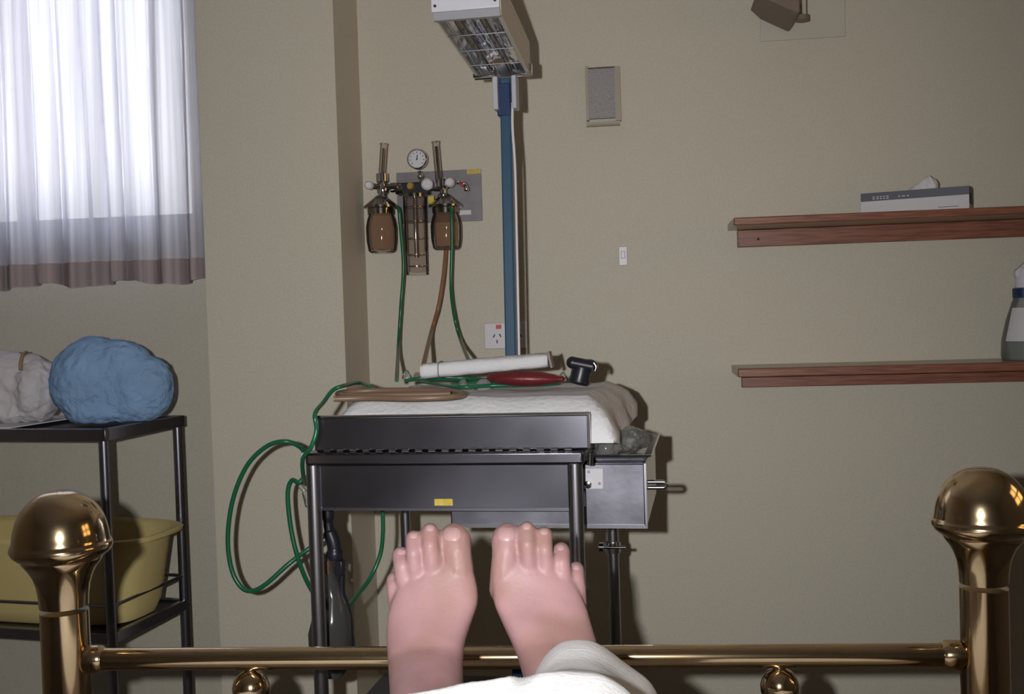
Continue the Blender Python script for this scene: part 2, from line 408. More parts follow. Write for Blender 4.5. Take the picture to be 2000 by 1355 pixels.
for (x, y, r) in ((836, 361, 11), (880, 357, 9), (723, 363, 8)):
    b = B(); lathe(b, [(0, .022), (r*S*.7, .022), (r*S, .017), (r*S, 0), (r*S*.6, -.02)], P(x, y, YV), (0, -1, 0)); obj('valve_knob', b, 'white_plastic', t)
b = B(); tube(b, [P(893, 356, YV), P(905, 357, YV-.01), P(912, 368, YV)], .006); ball(b, P(895, 355, YV-.01), .0075, 2); ball(b, P(911, 369, YV-.01), .008, 2); obj('outlet_fitting', b, 'chrome', t)
b = B(); ball(b, P(903, 361, YV-.014), .006, 2); obj('outlet_ring', b, 'red_plastic', t)
b = B(); box(b, P(842, 390, YV-.01), (.018, .004, .022)); obj('yellow_tag', b, 'yellow_label', t, bevel=.001)
b = B(); tube(b, [P(722, 363, YV), P(750, 365, YV), P(784, 365, YV)], .0085); obj('manifold', b, 'chrome_dark', t); b = B(); tube(b, [P(838, 368, YV), P(862, 368, YV), P(884, 358, YV)], .007); obj('manifold', b, 'chrome_dark', t); b = B()
lathe(b, [(.014, -.010), (.014, .012)], P(770, 366, YV), (1, 0, 0)); lathe(b, [(.011, -.010), (.011, .012)], P(780, 372, YV), (1, 0, 0))
obj('manifold', b, 'chrome_dark', t)
# gauge (a part of the panel)
gc = P(817, 312, YV)
b = B(); lathe(b, [(0, .0), (.027, 0), (.029, .004), (.029, .018), (.026, .020), (.025, .016), (0, .016)], gc, (0, -1, 0), 40); gz = obj('gauge', b, 'chrome', t)
b = B(); lathe(b, [(0, .0165), (.0245, .0165)], gc, (0, -1, 0), 40, cap=False); obj('gauge_dial', b, 'white_plastic', gz)
b = B()
for k in range(9):
    a = R(-130+k*32.5); d = V((math.sin(a), 0, math.cos(a))); box(b, gc+V((0, -.0172, 0))+d*.019, (.0016, .0006, .005), Matrix.Rotation(a, 3, 'Y'))
box(b, gc+V((0, -.0174, .004)), (.0022, .0006, .016), Matrix.Rotation(.2, 3, 'Y')); ball(b, gc+V((0, -.0172, 0)), .0022, 2)
obj('gauge_needle', b, 'black_plastic', gz, smooth=0)
b = B(); tube(b, [P(819, 334, YV), P(821, 345, YV), P(822, 356, YV)], .006, smooth=0); ball(b, P(821, 344, YV), .010, 2); obj('gauge_stem', b, 'chrome', gz)

def jar_unit(x, tx, top, neck, jtop, jbot, w, label, gl, vx=None):
    """upright flow tube on a chrome body with a hanging jar"""
    j = P(x, jbot, YV)
    t = thing('suction_jar', label, 'suction jar', j, 0, None)
    b = B(); a = P(tx, top, YV); c = P(vx or x-1, neck-5, YV); ax = (a-c)
    lathe(b, [(.0105, 0), (.0105, ax.length), (.012, ax.length), (.012, ax.length+.004)], c, ax, 20); obj('flow_tube', b, 'clear_glass', t)
    b = B(); lathe(b, [(.004, .002), (.004, ax.length-.01)], c, ax, 12); obj('float_rod', b, 'chrome_dark', t)
    b = B(); q = P((x+vx)/2 if vx else x, neck, YV)
    lathe(b, [(.011, .022), (.018, .018), (.018, -.004), (.010, -.012), (.010, -.022), (.017, -.028), (.017, -.036), (.012, -.042), (.012, -.05)], q)
    obj('valve_body', b, 'chrome', t)
    zt = P(x, jtop, YV).z; zb = j.z; h = zt-zb; r = w*S/2; sh = P(x, jtop-22, YV).z
    b = B(); lathe(b, [(.012, sh-zb+.012), (r*.6, sh-zb), (r*.92, sh-zb-.012), (r*1.08, sh-zb-.018), (r*1.08, sh-zb-.024), (r*.86, sh-zb-.026), (r*.86, h*.92)], V((j.x, j.y, zb))); obj('jar_lid', b, 'chrome_dark', t)
    b = B(); lathe(b, [(0, 0), (r*.72, 0), (r*.88, h*.05), (r*.98, h*.28), (r, h*.6), (r*.9, h*.8), (r*.8, h*.9), (r*.8, h*.97), (r*.74, h*.97), (r*.74, h*.9), (r*.84, h*.79), (r*.93, h*.6), (r*.9, h*.28), (r*.8, h*.08), (0, .006)], V((j.x, j.y, zb)))
    obj('jar', b, gl, t)
    return t
jar_unit(747, 750, 283, 352, 412, 494, 60, 'glass suction jar with an upright flow tube, leftmost on the wall beside the column', 'amber_glass')
jar_unit(873, 851, 279, 362, 410, 488, 60, 'glass suction jar under a slanted flow tube, right of the gauge', 'amber_glass', 858)
t = thing('humidifier_cylinder', 'tall clear graduated cylinder hanging under the black valve below the gauge', 'cylinder', P(813, 537, YV))
zb = P(813, 537, YV).z; zt = P(811, 383, YV).z; o = V((P(812, 450, YV).x, YV, 0))
b = B(); lathe(b, [(0, zb), (.031, zb), (.032, zb+.004), (.034, zt), (.029, zt), (.028, zb+.01), (0, zb+.008)], o); obj('cylinder_glass', b, 'clear_glass', t)
for py in (405, 433, 466, 498, 520):
    z = P(812, py, YV).z; obj('graduation_ring', lathe(B(), [(.0325, z-.0008), (.0345, z-.0008), (.0345, z+.0008), (.0325, z+.0008)], o, cap=False), 'chrome_dark', t)
b = B(); lathe(b, [(.006, zb+.05), (.006, zt)], o, seg=12); lathe(b, [(.036, zt-.004), (.036, zt+.006)], o); obj('cylinder_cap', b, 'chrome_dark', t)

# ------------------------------------------------------------------ shelves
def shelf(pl, pb, label, py_batt):
    YF = WY-.22
    a = P(pl[0], pl[1], YF); zb = P(pl[0], pb, YF).z; x1 = XR-.02
    t = thing('wall_shelf', label, 'shelf', (a.x+.5, WY-.1, zb))
    h = a.z-zb
    obj('shelf_board', mm(B(), (a.x, YF+.02, zb+.001), (x1, WY, a.z-.001)), 'shelf_board', t, smooth=0)
    obj('front_edge', mm(B(), (a.x, YF, zb), (x1, YF+.02, a.z)), 'wood', t, bevel=.003)
    c = P(pl[0]+8, py_batt, WY-.024)
    bt = obj('batten', mm(B(), (c.x, WY, zb), (x1, WY-.024, c.z)), 'wood', t, bevel=.002)
    b = B(); p = P(1481, py_batt-16, WY-.0245)
    if py_batt < 600: ball(b, p, .0035, 2); obj('screw', b, 'dark_hole', bt)
    return t, YF, a.z
t1, YF1, Z1 = shelf((1433, 425), 440, 'upper wooden wall shelf carrying a tissue box', 483)
t2, YF2, Z2 = shelf((1441, 720), 737, 'lower wooden wall shelf with a spray bottle at its right end', 757)
# tissue box
fl_ = P(1690, 410, YF1+.05); ang = R(20)
M = Matrix.Rotation(-ang, 3, 'Z')
W_ = .267; H_ = .058; D_ = .098
nr = P(1893, 400, YF1+.012); nr.z = Z1
ex, ey = M @ V((-1, 0, 0)), M @ V((0, 1, 0))
ctr = nr+ex*(W_/2)+ey*(D_/2)+V((0, 0, H_/2))
t = thing('tissue_box', 'white tissue box with a navy band and a tissue sticking out', 'tissue box', V((ctr.x, ctr.y, Z1)))
obj('carton', box(B(), ctr-V((0, 0, .011)), (W_, D_, H_-.022), M), 'paper', t, smooth=0)
obj('navy_band', box(B(), ctr+V((0, 0, H_/2-.011)), (W_+.0006, D_+.0006, .022), M), 'navy_print', t, smooth=0)
obj('end_panel', box(B(), ctr+M @ V((W_/2, 0, .001)), (.001, D_-.012, .030), M), 'dark_hole', t, smooth=0)
b = B()
for (a0, a1) in ((.030, .036), (.040, .046), (.049, .054), (.057, .062), (.065, .071), (.095, .100), (.104, .112), (.116, .122)):
    for zz in (.0135, .0185) if a0 < .08 else (.016,):
        box(b, nr+ex*(W_-(a0+a1)/2)-ey*.0008+V((0, 0, H_-zz+.002)), ((a1-a0), .0006, .0022), M)
obj('lettering', b, 'paper', t, smooth=0)
b = B(); box(b, nr+ex*.05-ey*.0006+V((0, 0, .008)), (.05, .0006, .0014), M); obj('print_line', b, 'navy_print', t, smooth=0)
b = B(); base = nr+ex*.11+ey*D_/2+V((0, 0, H_))
prof = [(-.045, .001), (-.03, .012), (-.012, .024), (.002, .036), (.012, .038), (.024, .028), (.03, .018), (.029, 0)]
g = []
for i in range(len(prof)*3-2):
    u = i/3; k = int(u); f_ = u-k; x, z = [prof[k][c_]*(1-f_)+prof[min(k+1, len(prof)-1)][c_]*f_ for c_ in (0, 1)]
    row = []
    for j in range(13):
        v = j/12; row.append(b.verts.new(base+M @ V((x+.003*math.sin(v*9+i*.5), (v-.5)*.055*(1-z*8)+.003*math.sin(i*.9), max(0, z*math.sin(math.pi*v)**.6)*1.05+.0015*math.sin(i*1.3+j)*(z > .004)))))
    g.append(row)
for i in range(len(g)-1):
    for j in range(12): b.faces.new((g[i][j], g[i][j+1], g[i+1][j+1], g[i+1][j]))
ob = obj('tissue', b, 'tissue', t, smooth=60); md = ob.modifiers.new('solid', 'SOLIDIFY'); md.thickness = .0008; md = ob.modifiers.new('sub', 'SUBSURF'); md.levels = 2; md.render_levels = 2
# spray bottle
YB_ = WY-.10; Ss = depth(P(1990, 600, YB_))/F
c = P(2006, 706, YB_); c.z = Z2
t = thing('spray_bottle', 'clear spray bottle with a white trigger head and blue collar on the lower shelf', 'spray bottle', c)
zc = P(1998, 578, YB_).z-c.z; r1 = 47*Ss
b = B(); lathe(b, [(0, 0), (r1*.95, 0), (r1, .01), (r1*.98, zc*.3), (r1*.80, zc*.62), (r1*.60, zc*.85), (r1*.50, zc*.96), (r1*.45, zc), (0, zc)], c); obj('bottle_body', b, 'clear_plastic', t)
b = B(); lathe(b, [(0, .002), (r1*.93, .002), (r1*.96, zc*.3), (r1*.93, zc*.36), (0, zc*.36)], c); obj('liquid', b, 'liquid', t)
b = B()
for k in range(10):
    a0 = R(200+k*10); a1 = R(210+k*10)
    q = [];
    for (a, z, rr) in ((a0, zc*.30, 1.0), (a1, zc*.30, 1.0), (a1, zc*.82, .665), (a0, zc*.82, .665)):
        q.append(c+V((math.cos(a)*r1*rr*1.005, math.sin(a)*r1*rr*1.005, z)))
    if k < 6: slab(b, q, (0, -.0008, 0))
obj('label_sticker', b, 'paper', t, smooth=0)
b = B(); lathe(b, [(r1*.52, zc-.004), (r1*.52, zc+.020), (r1*.45, zc+.022), (0, zc+.022)], c); obj('collar', b, 'dark_blue', t)
b = B(); hz = zc+.022
lathe(b, [(r1*.42, hz-.002), (r1*.40, hz+.03), (r1*.3, hz+.055)], c)
slab(b, [c+V((-r1*.45, -.012, hz+.028)), c+V((r1*.9, -.012, hz+.028)), c+V((r1*.9, -.012, hz+.060)), c+V((r1*.05, -.012, hz+.072)), c+V((-r1*.45, -.012, hz+.045))], (0, .024, 0))
obj('trigger_head', b, 'white_plastic', t, bevel=.004)
b = B(); tube(b, [c+V((r1*.6, 0, hz+.03)), c+V((r1*.7, 0, hz+.01)), c+V((r1*.62, 0, hz-.01))], .005); obj('trigger', b, 'white_plastic', t)

# ------------------------------------------------------------------ steel trolley on the left with its load
TA = R(8.4); Mt = Matrix.Rotation(-TA, 3, 'Z'); tx, ty = Mt @ V((1, 0, 0)), Mt @ V((0, 1, 0))
fc = P(205, 838, 2.62)                                    # front right corner of the top
bc = PL(360, 812, fc, tx); tdep = (bc-fc).dot(ty); ztop = fc.z
print('TABLE front z', fc.z, 'back z', bc.z, 'depth', tdep)
tdep = min(tdep, WWY-.08-fc.y)
def TT(x, y, z): return V((fc.x, fc.y, 0))+tx*x+ty*y+V((0, 0, z))
t = thing('steel_trolley', 'dark steel trolley with a lower shelf, standing under the curtain', 'trolley', TT(-.5, tdep/2, 0), -TA)
TWD = 1.0; th = .032
obj('top_shelf', box(box(box(box(box(B(), TT(-TWD/2, tdep/2, ztop-.012), (TWD-.02, tdep-.02, .004), Mt), TT(-TWD/2, .01, ztop-th/2), (TWD, .02, th), Mt), TT(-TWD/2, tdep-.01, ztop-th/2), (TWD, .02, th), Mt), TT(-.01, tdep/2, ztop-th/2), (.02, tdep, th), Mt), TT(-TWD+.01, tdep/2, ztop-th/2), (.02, tdep, th), Mt), 'tube_steel', t, bevel=.003)
zl = PL(205, 1238, TT(0, 0, 0), ty).z; zg = PL(205, 1187, TT(0, 0, 0), ty).z
obj('lower_shelf', box(box(box(box(box(B(), TT(-TWD/2, tdep/2, zl-.012), (TWD-.03, tdep-.02, .004), Mt), TT(-TWD/2, .012, zl-.015), (TWD-.02, .018, .028), Mt), TT(-TWD/2, tdep-.012, zl-.015), (TWD-.02, .018, .028), Mt), TT(-.014, tdep/2, zl-.015), (.018, tdep-.02, .028), Mt), TT(-TWD+.014, tdep/2, zl-.015), (.018, tdep-.02, .028), Mt), 'tube_steel', t, bevel=.002)
b = B(); cs = [TT(-.014, .012, zg), TT(-.014, tdep-.012, zg), TT(-TWD+.014, tdep-.012, zg), TT(-TWD+.014, .012, zg)]
for i in range(4): tube(b, [cs[i], cs[(i+1) % 4]], .0045, smooth=0)
obj('guard_rail', b, 'tube_steel', t)
for (x, y) in ((-.016, .014), (-.016, tdep-.014), (-TWD+.016, .014), (-TWD+.016, tdep-.014)):
    b = B(); lathe(b, [(.0135, .07), (.0135, ztop-.015)], TT(x, y, 0), seg=20); lg = obj('leg', b, 'tube_steel', t)
    b = B(); lathe(b, [(0, -.011), (.035, -.011), (.035, .011), (0, .011)], TT(x, y, .035), tx, 24); mm(b, tuple(TT(x, y, .06)-V((.012, .012, 0))), tuple(TT(x, y, .075)+V((.012, .012, 0)))); obj('caster', b, 'black_plastic', lg)
# blue bundle
ym = tdep*.5
def TPx(px, py, y): return PL(px, py, TT(0, y, 0), ty)
St = depth(TPx(180, 760, ym))/F
b = B(); ball(b, TPx(184, 745, ym), (84*St, .105, 88*St), 4); ball(b, TPx(255, 762, ym+.02), (88*St, .09, 70*St), 4); ball(b, TPx(280, 755, ym+.02), (60*St, .07, 60*St), 4)
ball(b, TPx(232, 730, ym+.01), (70*St, .08, 68*St), 4); ball(b, TPx(200, 800, ym), (75*St, .09, 36*St), 4); 
ob = obj('wrapped_bundle', b, 'blue_cloth', smooth=0, mods=[remeshed(.006, 5)])
tag(ob, 'blue cloth-wrapped bundle on top of the left trolley, right of the white one', 'bundle')
zk = ztop-ob.matrix_world.translation.z+.0005
wrinkle(ob, .007, 7, zk); wrinkle(ob, .0035, 22, zk, True)
b = B(); ball(b, TPx(20, 757, ym), (92*St, .10, 75*St), 4); ball(b, TPx(75, 765, ym-.01), (45*St, .08, 62*St), 4); ball(b, TPx(-60, 765, ym), (80*St, .09, 66*St), 4); ball(b, TPx(30, 800, ym), (80*St, .09, 34*St), 4)
ob = obj('wrapped_bundle', b, 'grey_cloth', smooth=0, mods=[remeshed(.006, 5)])
tag(ob, 'off-white cloth-wrapped bundle at the left picture edge, tied with brown tape', 'bundle')
WM[ob.name] = ob.matrix_world.copy()
zk = ztop-ob.matrix_world.translation.z+.0005
wrinkle(ob, .010, 9, zk); wrinkle(ob, .006, 26, zk, True)
b = B(); tube(b, [TPx(40, 722, ym-.096), TPx(40, 708, ym-.088), TPx(44, 694, ym-.065), TPx(50, 688, ym-.03), TPx(54, 690, ym+.02)], .0045); obj('tape', b, 'brown_tape', ob)
b = B(); box(b, TT(-TWD/2-.12, tdep/2, ztop+.0015), (.62, tdep*.9, .003), Mt)
ob = obj('paper_sheet', b, 'white_cloth', smooth=0); tag(ob, 'flat white cloth sheet on the left trolley under the off-white bundle', 'cloth')
ob.location.z += 0
# yellow basin
b = B(); bx0 = TPx(-110, 1120, ym); bx1 = TPx(325, 1045, ym); zb = zl-.008; zr = TPx(315, 1036, ym).z
cx = (bx0+bx1)/2; hw = (bx1-bx0).length/2; hd = tdep/2-.012
def rr_ring(z, fx, fy, n=48):
    q = []
    for k in range(n):
        a = 2*math.pi*k/n; e = .55
        q.append(b.verts.new(V((cx.x, cx.y, z))+tx*(hw*fx*math.copysign(abs(math.cos(a))**e, math.cos(a)))+ty*(hd*fy*math.copysign(abs(math.sin(a))**e, math.sin(a)))))
    return q
lv = [(zb, .70, .62), (zb+.006, .78, .70), (zb+.04, .82, .78), (zr-.03, .90, .88), (zr-.014, .915, .90), (zr-.014, .99, .99), (zr-.004, 1.0, 1.0), (zr, .985, .985), (zr-.004, .94, .93), (zr-.02, .89, .87), (zb+.045, .80, .76), (zb+.01, .74, .66)]
rg = [rr_ring(*l) for l in lv]
for a, c in zip(rg, rg[1:]):
    for i in range(48): b.faces.new((a[i], a[(i+1) % 48], c[(i+1) % 48], c[i]))
b.faces.new(rg[0]); b.faces.new(rg[-1])
ob = obj('plastic_basin', b, 'yellow_plastic', smooth=50); tag(ob, 'large yellow plastic basin on the lower shelf of the left trolley', 'basin')

# ------------------------------------------------------------------ resuscitation trolley (own frame: x right, y back)
RA = R(3.0); Mr = Matrix.Rotation(-RA, 3, 'Z'); rx, ry = Mr @ V((1, 0, 0)), Mr @ V((0, 1, 0))
ro = P(875, 900, 1.93); ro.z = 0
def RP(px, py, y): return PL(px, py, ro+ry*y, ry)        # the point at a height and side seen at that pixel, y behind the front plane
def RT(x, y, z): return ro+rx*x+ry*y+V((0, 0, z))
def lx(p): return (p-ro).dot(rx)
def rbox(bm, x0, x1, y0, y1, z0, z1): return box(bm, RT((x0+x1)/2, (y0+y1)/2, (z0+z1)/2), (abs(x1-x0), abs(y1-y0), abs(z1-z0)), Mr)
def zpx(px, py, y): return RP(px, py, y).z
def xpx(px, py, y): return lx(RP(px, py, y))
t = thing('resuscitation_trolley', 'stainless steel infant trolley on tube legs beneath the heater lamp', 'trolley', ro, -RA)
DT = .50
xl, xr_ = xpx(606, 905, 0), xpx(1140, 900, 0)
zA, zB = zpx(870, 880, 0), zpx(870, 908, 0)
# frame band under the hinge
b = B(); x0, x1 = xpx(595, 893, -.012), xpx(1140, 893, -.012)
rbox(b, x0, x1, -.012, .012, zB, zA); rbox(b, x0, x1, DT-.012, DT+.012, zB, zA); rbox(b, x0, x0+.02, .012, DT-.012, zB, zA); rbox(b, x1-.02, x1, .012, DT-.012, zB, zA)
obj('frame_band', b, 'steel', t, bevel=.006, seg=3)
b = B(); rbox(b, x0+.02, x1-.02, .012, DT-.012, zA-.012, zA-.004); obj('bed_tray', b, 'steel_brushed', t, smooth=0)
# raised drop panel with hinge
px0, px1 = xpx(615, 845, -.006), xpx(1152, 845, -.006); zt = zpx(880, 812, -.006)
b = B(); rbox(b, px0, px1, -.010, -.004, zA+.003, zt); pn = obj('drop_panel', b, 'steel', t, bevel=.002)
b = B(); tube(b, [RT(px0, -.007, zt), RT(px1, -.007, zt)], .0042, smooth=0); obj('panel_rim', b, 'chrome', pn)
b = B(); rbox(b, px1-.004, px1+.001, -.014, .0, zA+.003, zt); obj('panel_end', b, 'chrome', pn, bevel=.001)
b = B(); n = 19
for k in range(n):
    xa = px0+.02+(px1-px0-.04)*k/n; tube(b, [RT(xa, -.013, zA+.002), RT(xa+(px1-px0)/n*.48, -.013, zA+.002)], .0042, smooth=0)
obj('piano_hinge', b, 'chrome', pn)
# side panels and back panel of the well
b = B(); rbox(b, px0, px0+.003, .0, DT, zA, zt-.012); rbox(b, px0, px1, DT-.003, DT, zA, zt-.02); obj('side_panel', b, 'steel', t, smooth=0)
# apron
zC = zpx(870, 993, .004); b = B(); ax0, ax1 = xpx(627, 950, .004), xpx(1113, 950, .004)
rbox(b, ax0, ax1, .0, .004, zC, zB); ap = obj('apron', b, 'steel', t, bevel=.001)
b = B(); rbox(b, ax0, ax1, -.002, .008, zC-.003, zC+.002); obj('apron_lip', b, 'tube_steel', ap)
b = B(); q0, q1 = RP(849, 987, -.001), RP(884, 974, -.001); rbox(b, lx(q0), lx(q1), -.002, 0, q0.z, q1.z); obj('yellow_label', b, 'yellow_label', ap, smooth=0)
# legs
for (px, y) in ((617, .0), (1127, .0), (793, DT), (1197, DT)):
    b = B(); x = xpx(px, 1050, y); r = .0135 if y < .1 else .0125
    lathe(b, [(r, .08), (r, zB+.002)], RT(x, y, 0), seg=24); lg = obj('leg', b, 'leg_steel', t)
    b = B(); lathe(b, [(0, -.012), (.04, -.012), (.04, .012), (0, .012)], RT(x, y, .04), rx, 24); rbox(b, x-.014, x+.014, y-.014, y+.014, .072, .088); obj('caster', b, 'black_plastic', lg)
# lower shelf
zs = zpx(870, 1318, DT)
b = B(); rbox(b, xl-.03, xr_-.01, -.004, DT+.004, zs-.02, zs); obj('lower_shelf', b, 'dark_laminate', t, bevel=.003)
for y in (0, DT):
    b = B(); tube(b, [RT(xl+.01, y, zs-.03), RT(xr_-.02, y, zs-.03)], .008, smooth=0); obj('crossbar', b, 'tube_steel', t)
# drawer box on the right
yb0 = .10; bx0, bx1 = xpx(880, 1010, yb0), xpx(1260, 960, yb0); zt2, zb2 = zpx(1200, 905, yb0), zpx(1200, 1027, yb0)
b = B(); rbox(b, bx0, bx1, yb0, .47, zb2, zt2); dr = obj('drawer_box', b, 'steel_brushed', t, bevel=.003)
b = B(); rbox(b, bx0, bx1+.003, yb0-.003, yb0+.002, zb2-.004, zb2+.003); rbox(b, bx1-.001, bx1+.003, yb0-.003, yb0+.002, zb2, zt2); obj('drawer_rim', b, 'leg_steel', dr)
b = B(); rbox(b, bx1, bx1+.002, yb0+.002, .47, zb2, zt2); obj('side_plate', b, 'polished_plate', dr, smooth=0)
b = B(); q0, q1 = RP(1137, 955, yb0-.001), RP(1178, 914, yb0-.001); rbox(b, lx(q0), lx(q1), yb0-.004, yb0, q0.z, q1.z); pl = obj('latch_plate', b, 'paper', dr, bevel=.002, label='white latch plate')
for (x, y) in ((1150, 921), (1171, 944)): obj('screw', lathe(B(), [(.0028, 0), (.0028, .002)], RP(x, y, yb0-.004), -ry, 12), 'tube_steel', pl)
b = B(); lathe(b, [(.007, 0), (.007, .010), (0, .012)], RP(1149, 945, yb0-.004), -ry, 20); obj('latch_knob', b, 'chrome', pl)
b = B(); tube(b, [RP(1142, 957, yb0-.006), RP(1143, 988, yb0-.006)], .0025, smooth=0); obj('latch_rod', b, 'chrome', dr)
# handle rods
ys = .16; bkx = bx1
b = B(); za, zc_ = zpx(1262, 941, ys), zpx(1262, 952, ys); xe_ = xpx(1301, 946, ys); zm = (za+zc_)/2; rr0 = (za-zc_)/2
tube(b, [RT(bx1-.004, ys, za), RT(xe_-rr0, ys, za)]+[RT(xe_-rr0+rr0*math.sin(k*math.pi/8), ys, zm+rr0*math.cos(k*math.pi/8)) for k in range(1, 8)]+[RT(xe_-rr0, ys, zc_), RT(bx1-.004, ys, zc_)], .0042, smooth=0)
obj('pull_handle', b, 'chrome', t)
# clamp on the back right leg
b = B(); tube(b, [RP(1168, 1068, DT-.02), RP(1222, 1069, DT-.02)], .0035, smooth=0); lathe(b, [(.011, -.005), (.011, .005)], RP(1175, 1068, DT-.02), rx, 20); lathe(b, [(.017, -.012), (.017, .012)], RP(1197, 1068, DT), (0, 0, 1), 20); obj('clamp', b, 'chrome', t)
# little round post between tray and band
b = B(); tube(b, [RP(1152, 908, .03), RP(1153, 884, .03)], .006, smooth=0); obj('stub_post', b, 'chrome', t)

# steel tray on the drawer box
def flared(bm, x0, x1, y0, y1, z0, z1, f):
    lo = [(x0, y0), (x1, y0), (x1, y1), (x0, y1)]; hi = [(x0-f*.3, y0-f*.3), (x1+f, y0-f*.3), (x1+f, y1+f*.3), (x0-f*.3, y1+f*.3)]
    th_ = .0015; rings = []
    for (ps, z, s) in ((lo, z0, 0), (hi, z1, 0), (hi, z1, 1), (lo, z0+.002, 1)):
        mx = sum(p[0] for p in ps)/4; my = sum(p[1] for p in ps)/4
        rings.append([bm.verts.new(RT(p[0]+(mx-p[0])*(.02 if s else 0), p[1]+(my-p[1])*(.03 if s else 0), z)) for p in ps])
    for a, c in zip(rings, rings[1:]):
        for i in range(4): bm.faces.new((a[i], a[(i+1) % 4], c[(i+1) % 4], c[i]))
    bm.faces.new(rings[0]); bm.faces.new(rings[-1])
    return hi
tyy0, tyy1 = yb0+.01, .44
X0, X1 = xpx(1166, 903, tyy0), xpx(1254, 903, tyy0); zr2 = zpx(1220, 889, tyy0)
b = B(); hi = flared(b, X0, X1, tyy0, tyy1, zt2+.0008, zr2, .018)
tr = thing('instrument_tray', 'flared steel tray on the drawer box at the right of the infant trolley', 'tray', RT((X0+X1)/2, .2, zt2), -RA)
obj('tray_body', b, 'tray_steel', tr, smooth=0)
b = B()
for i in range(4): p, q = hi[i], hi[(i+1) % 4]; tube(b, [RT(p[0], p[1], zr2), RT(q[0], q[1], zr2)], .0022, 8, smooth=0)
obj('tray_rim', b, 'chrome', tr)
b = B(); ball(b, RT(X0+.045, .22, zt2+.028), (.045, .07, .026), 4, Mr); ball(b, RT(X0+.02, .16, zt2+.025), (.03, .04, .022), 4, Mr)
ob = obj('plastic_bag', b, 'clear_plastic', smooth=0, mods=[remeshed(.004, 2)]); tag(ob, 'crumpled clear plastic bag lying in the steel tray', 'plastic bag')
wrinkle(ob, .008, 30)

# mattress with cloth
mz1 = zpx(900, 782, .02); mxl, mxr = xpx(640, 790, .02), xpx(1197, 800, .02); mdep = DT+.02
print('MATTRESS z', mz1, 'panel top', zt)
tm = thing('infant_mattress', 'white cloth-covered mattress lying in the infant trolley', 'mattress', RT(0, .25, zA), -RA)
b = B(); N, K = 40, 28
g = []
for j in range(K+1):
    v = j/K; row = []
    for i in range(N+1):
        u = i/N; x = mxl+(mxr-mxl)*u; y = .012+(mdep)*v
        x += .0 if u < .5 else (xpx(1238, 730, DT)-mxr)*v*(u-.5)*2
        e = min(1, (u*14))**.5 if u < .1 else min(1, ((1-u)*10))**.5
        f = min(1, v*7)**.5
        g_ = min(1, (1-v)*9)**.5
        z = zA+.02+(mz1-zA-.02)*min(e, f, g_)
        z += .004*noise.noise(V((x*14, y*14, 0)))
        z += .014*max(0, (u-.86)/.14)*max(0, (v-.5)/.5)
        if u == 1: x += .006*math.sin(v*15)
        row.append(b.verts.new(RT(x, y, z)))
    g.append(row)
for j in range(K):
    for i in range(N): b.faces.new((g[j][i], g[j][i+1], g[j+1][i+1], g[j+1][i]))
lo = [[b.verts.new(RT(lx(vv.co), (vv.co-ro).dot(ry), zA-.003)) for vv in (g[0][0], g[0][N], g[K][N], g[K][0])]][0]
bd = [g[0][i] for i in range(N+1)]+[g[j][N] for j in range(1, K+1)]+[g[K][i] for i in range(N-1, -1, -1)]+[g[j][0] for j in range(K-1, 0, -1)]
low = [b.verts.new(V((v.co.x, v.co.y, zA+.004+.006*math.sin(v.co.y*40)))) for v in bd]
for i in range(len(bd)): j = (i+1) % len(bd); b.faces.new((bd[i], bd[j], low[j], low[i]))
b.faces.new(low)
for v in lo: b.verts.remove(v)
obj('mattress_cover', b, 'white_cloth', tm, smooth=60)
MZ = mz1+.003
def MT(px, py, dz=.006):
    """a point dz above the mattress top seen at that pixel"""
    p = PL(px, py, V((0, 0, MZ+dz)), V((0, 0, 1))); y = (p-ro).dot(ry)
    if y > DT or p.y < 0: p = RP(px, py, DT-.01)
    return p
# tan corrugated tubing heaped on the left of the mattress
def flat(pts, dz): return [MT(x, y, dz) for x, y in pts]
b = B(); tube(b, flat([(652, 779), (720, 777), (800, 778), (880, 775), (905, 769), (870, 763), (760, 762), (680, 765), (660, 770), (700, 773), (800, 771), (880, 769)], .007), .0055)
ob = obj('corrugated_hose', b, 'tan_rubber'); tag(ob, 'tan rubber hose coiled flat on the front left of the white mattress', 'hose')
# green oxygen tubing tangled on the mattress
b = B(); tube(b, flat([(790, 744), (830, 738), (880, 742), (930, 746), (1000, 748), (1090, 747), (1050, 751), (960, 753), (900, 756), (860, 750), (820, 743), (870, 737), (930, 740), (990, 745), (950, 749), (880, 752)], .007), .0042)
ob = obj('oxygen_tubing', b, 'green_rubber'); tag(ob, 'green tubing tangled under the red bag on the mattress', 'tubing')
# clear masks
b = B()
for (x, y, r) in ((795, 738, .012), (945, 757, .022), (905, 757, .014), (1100, 742, .012), (862, 735, .011)):
    lathe(b, [(r, 0), (r*.95, .004), (r*.5, .014), (r*.3, .018), (0, .018)], MT(x, y, .001), (0, -.2, 1), 20)
    if x != 945: ob = obj('tube_connector', b, 'clear_plastic'); tag(ob, {795: 'clear connector at the left end of the green tubing', 905: 'clear connector just left of the face mask on the mattress', 1100: 'clear connector at the right tip of the red bag', 862: 'clear connector at the left end of the white towel'}[x], 'connector')
    else: ob = obj('face_mask', b, 'clear_plastic'); tag(ob, 'small clear plastic infant face mask on the mattress below the red bag', 'mask')
    b = B()
b.free()
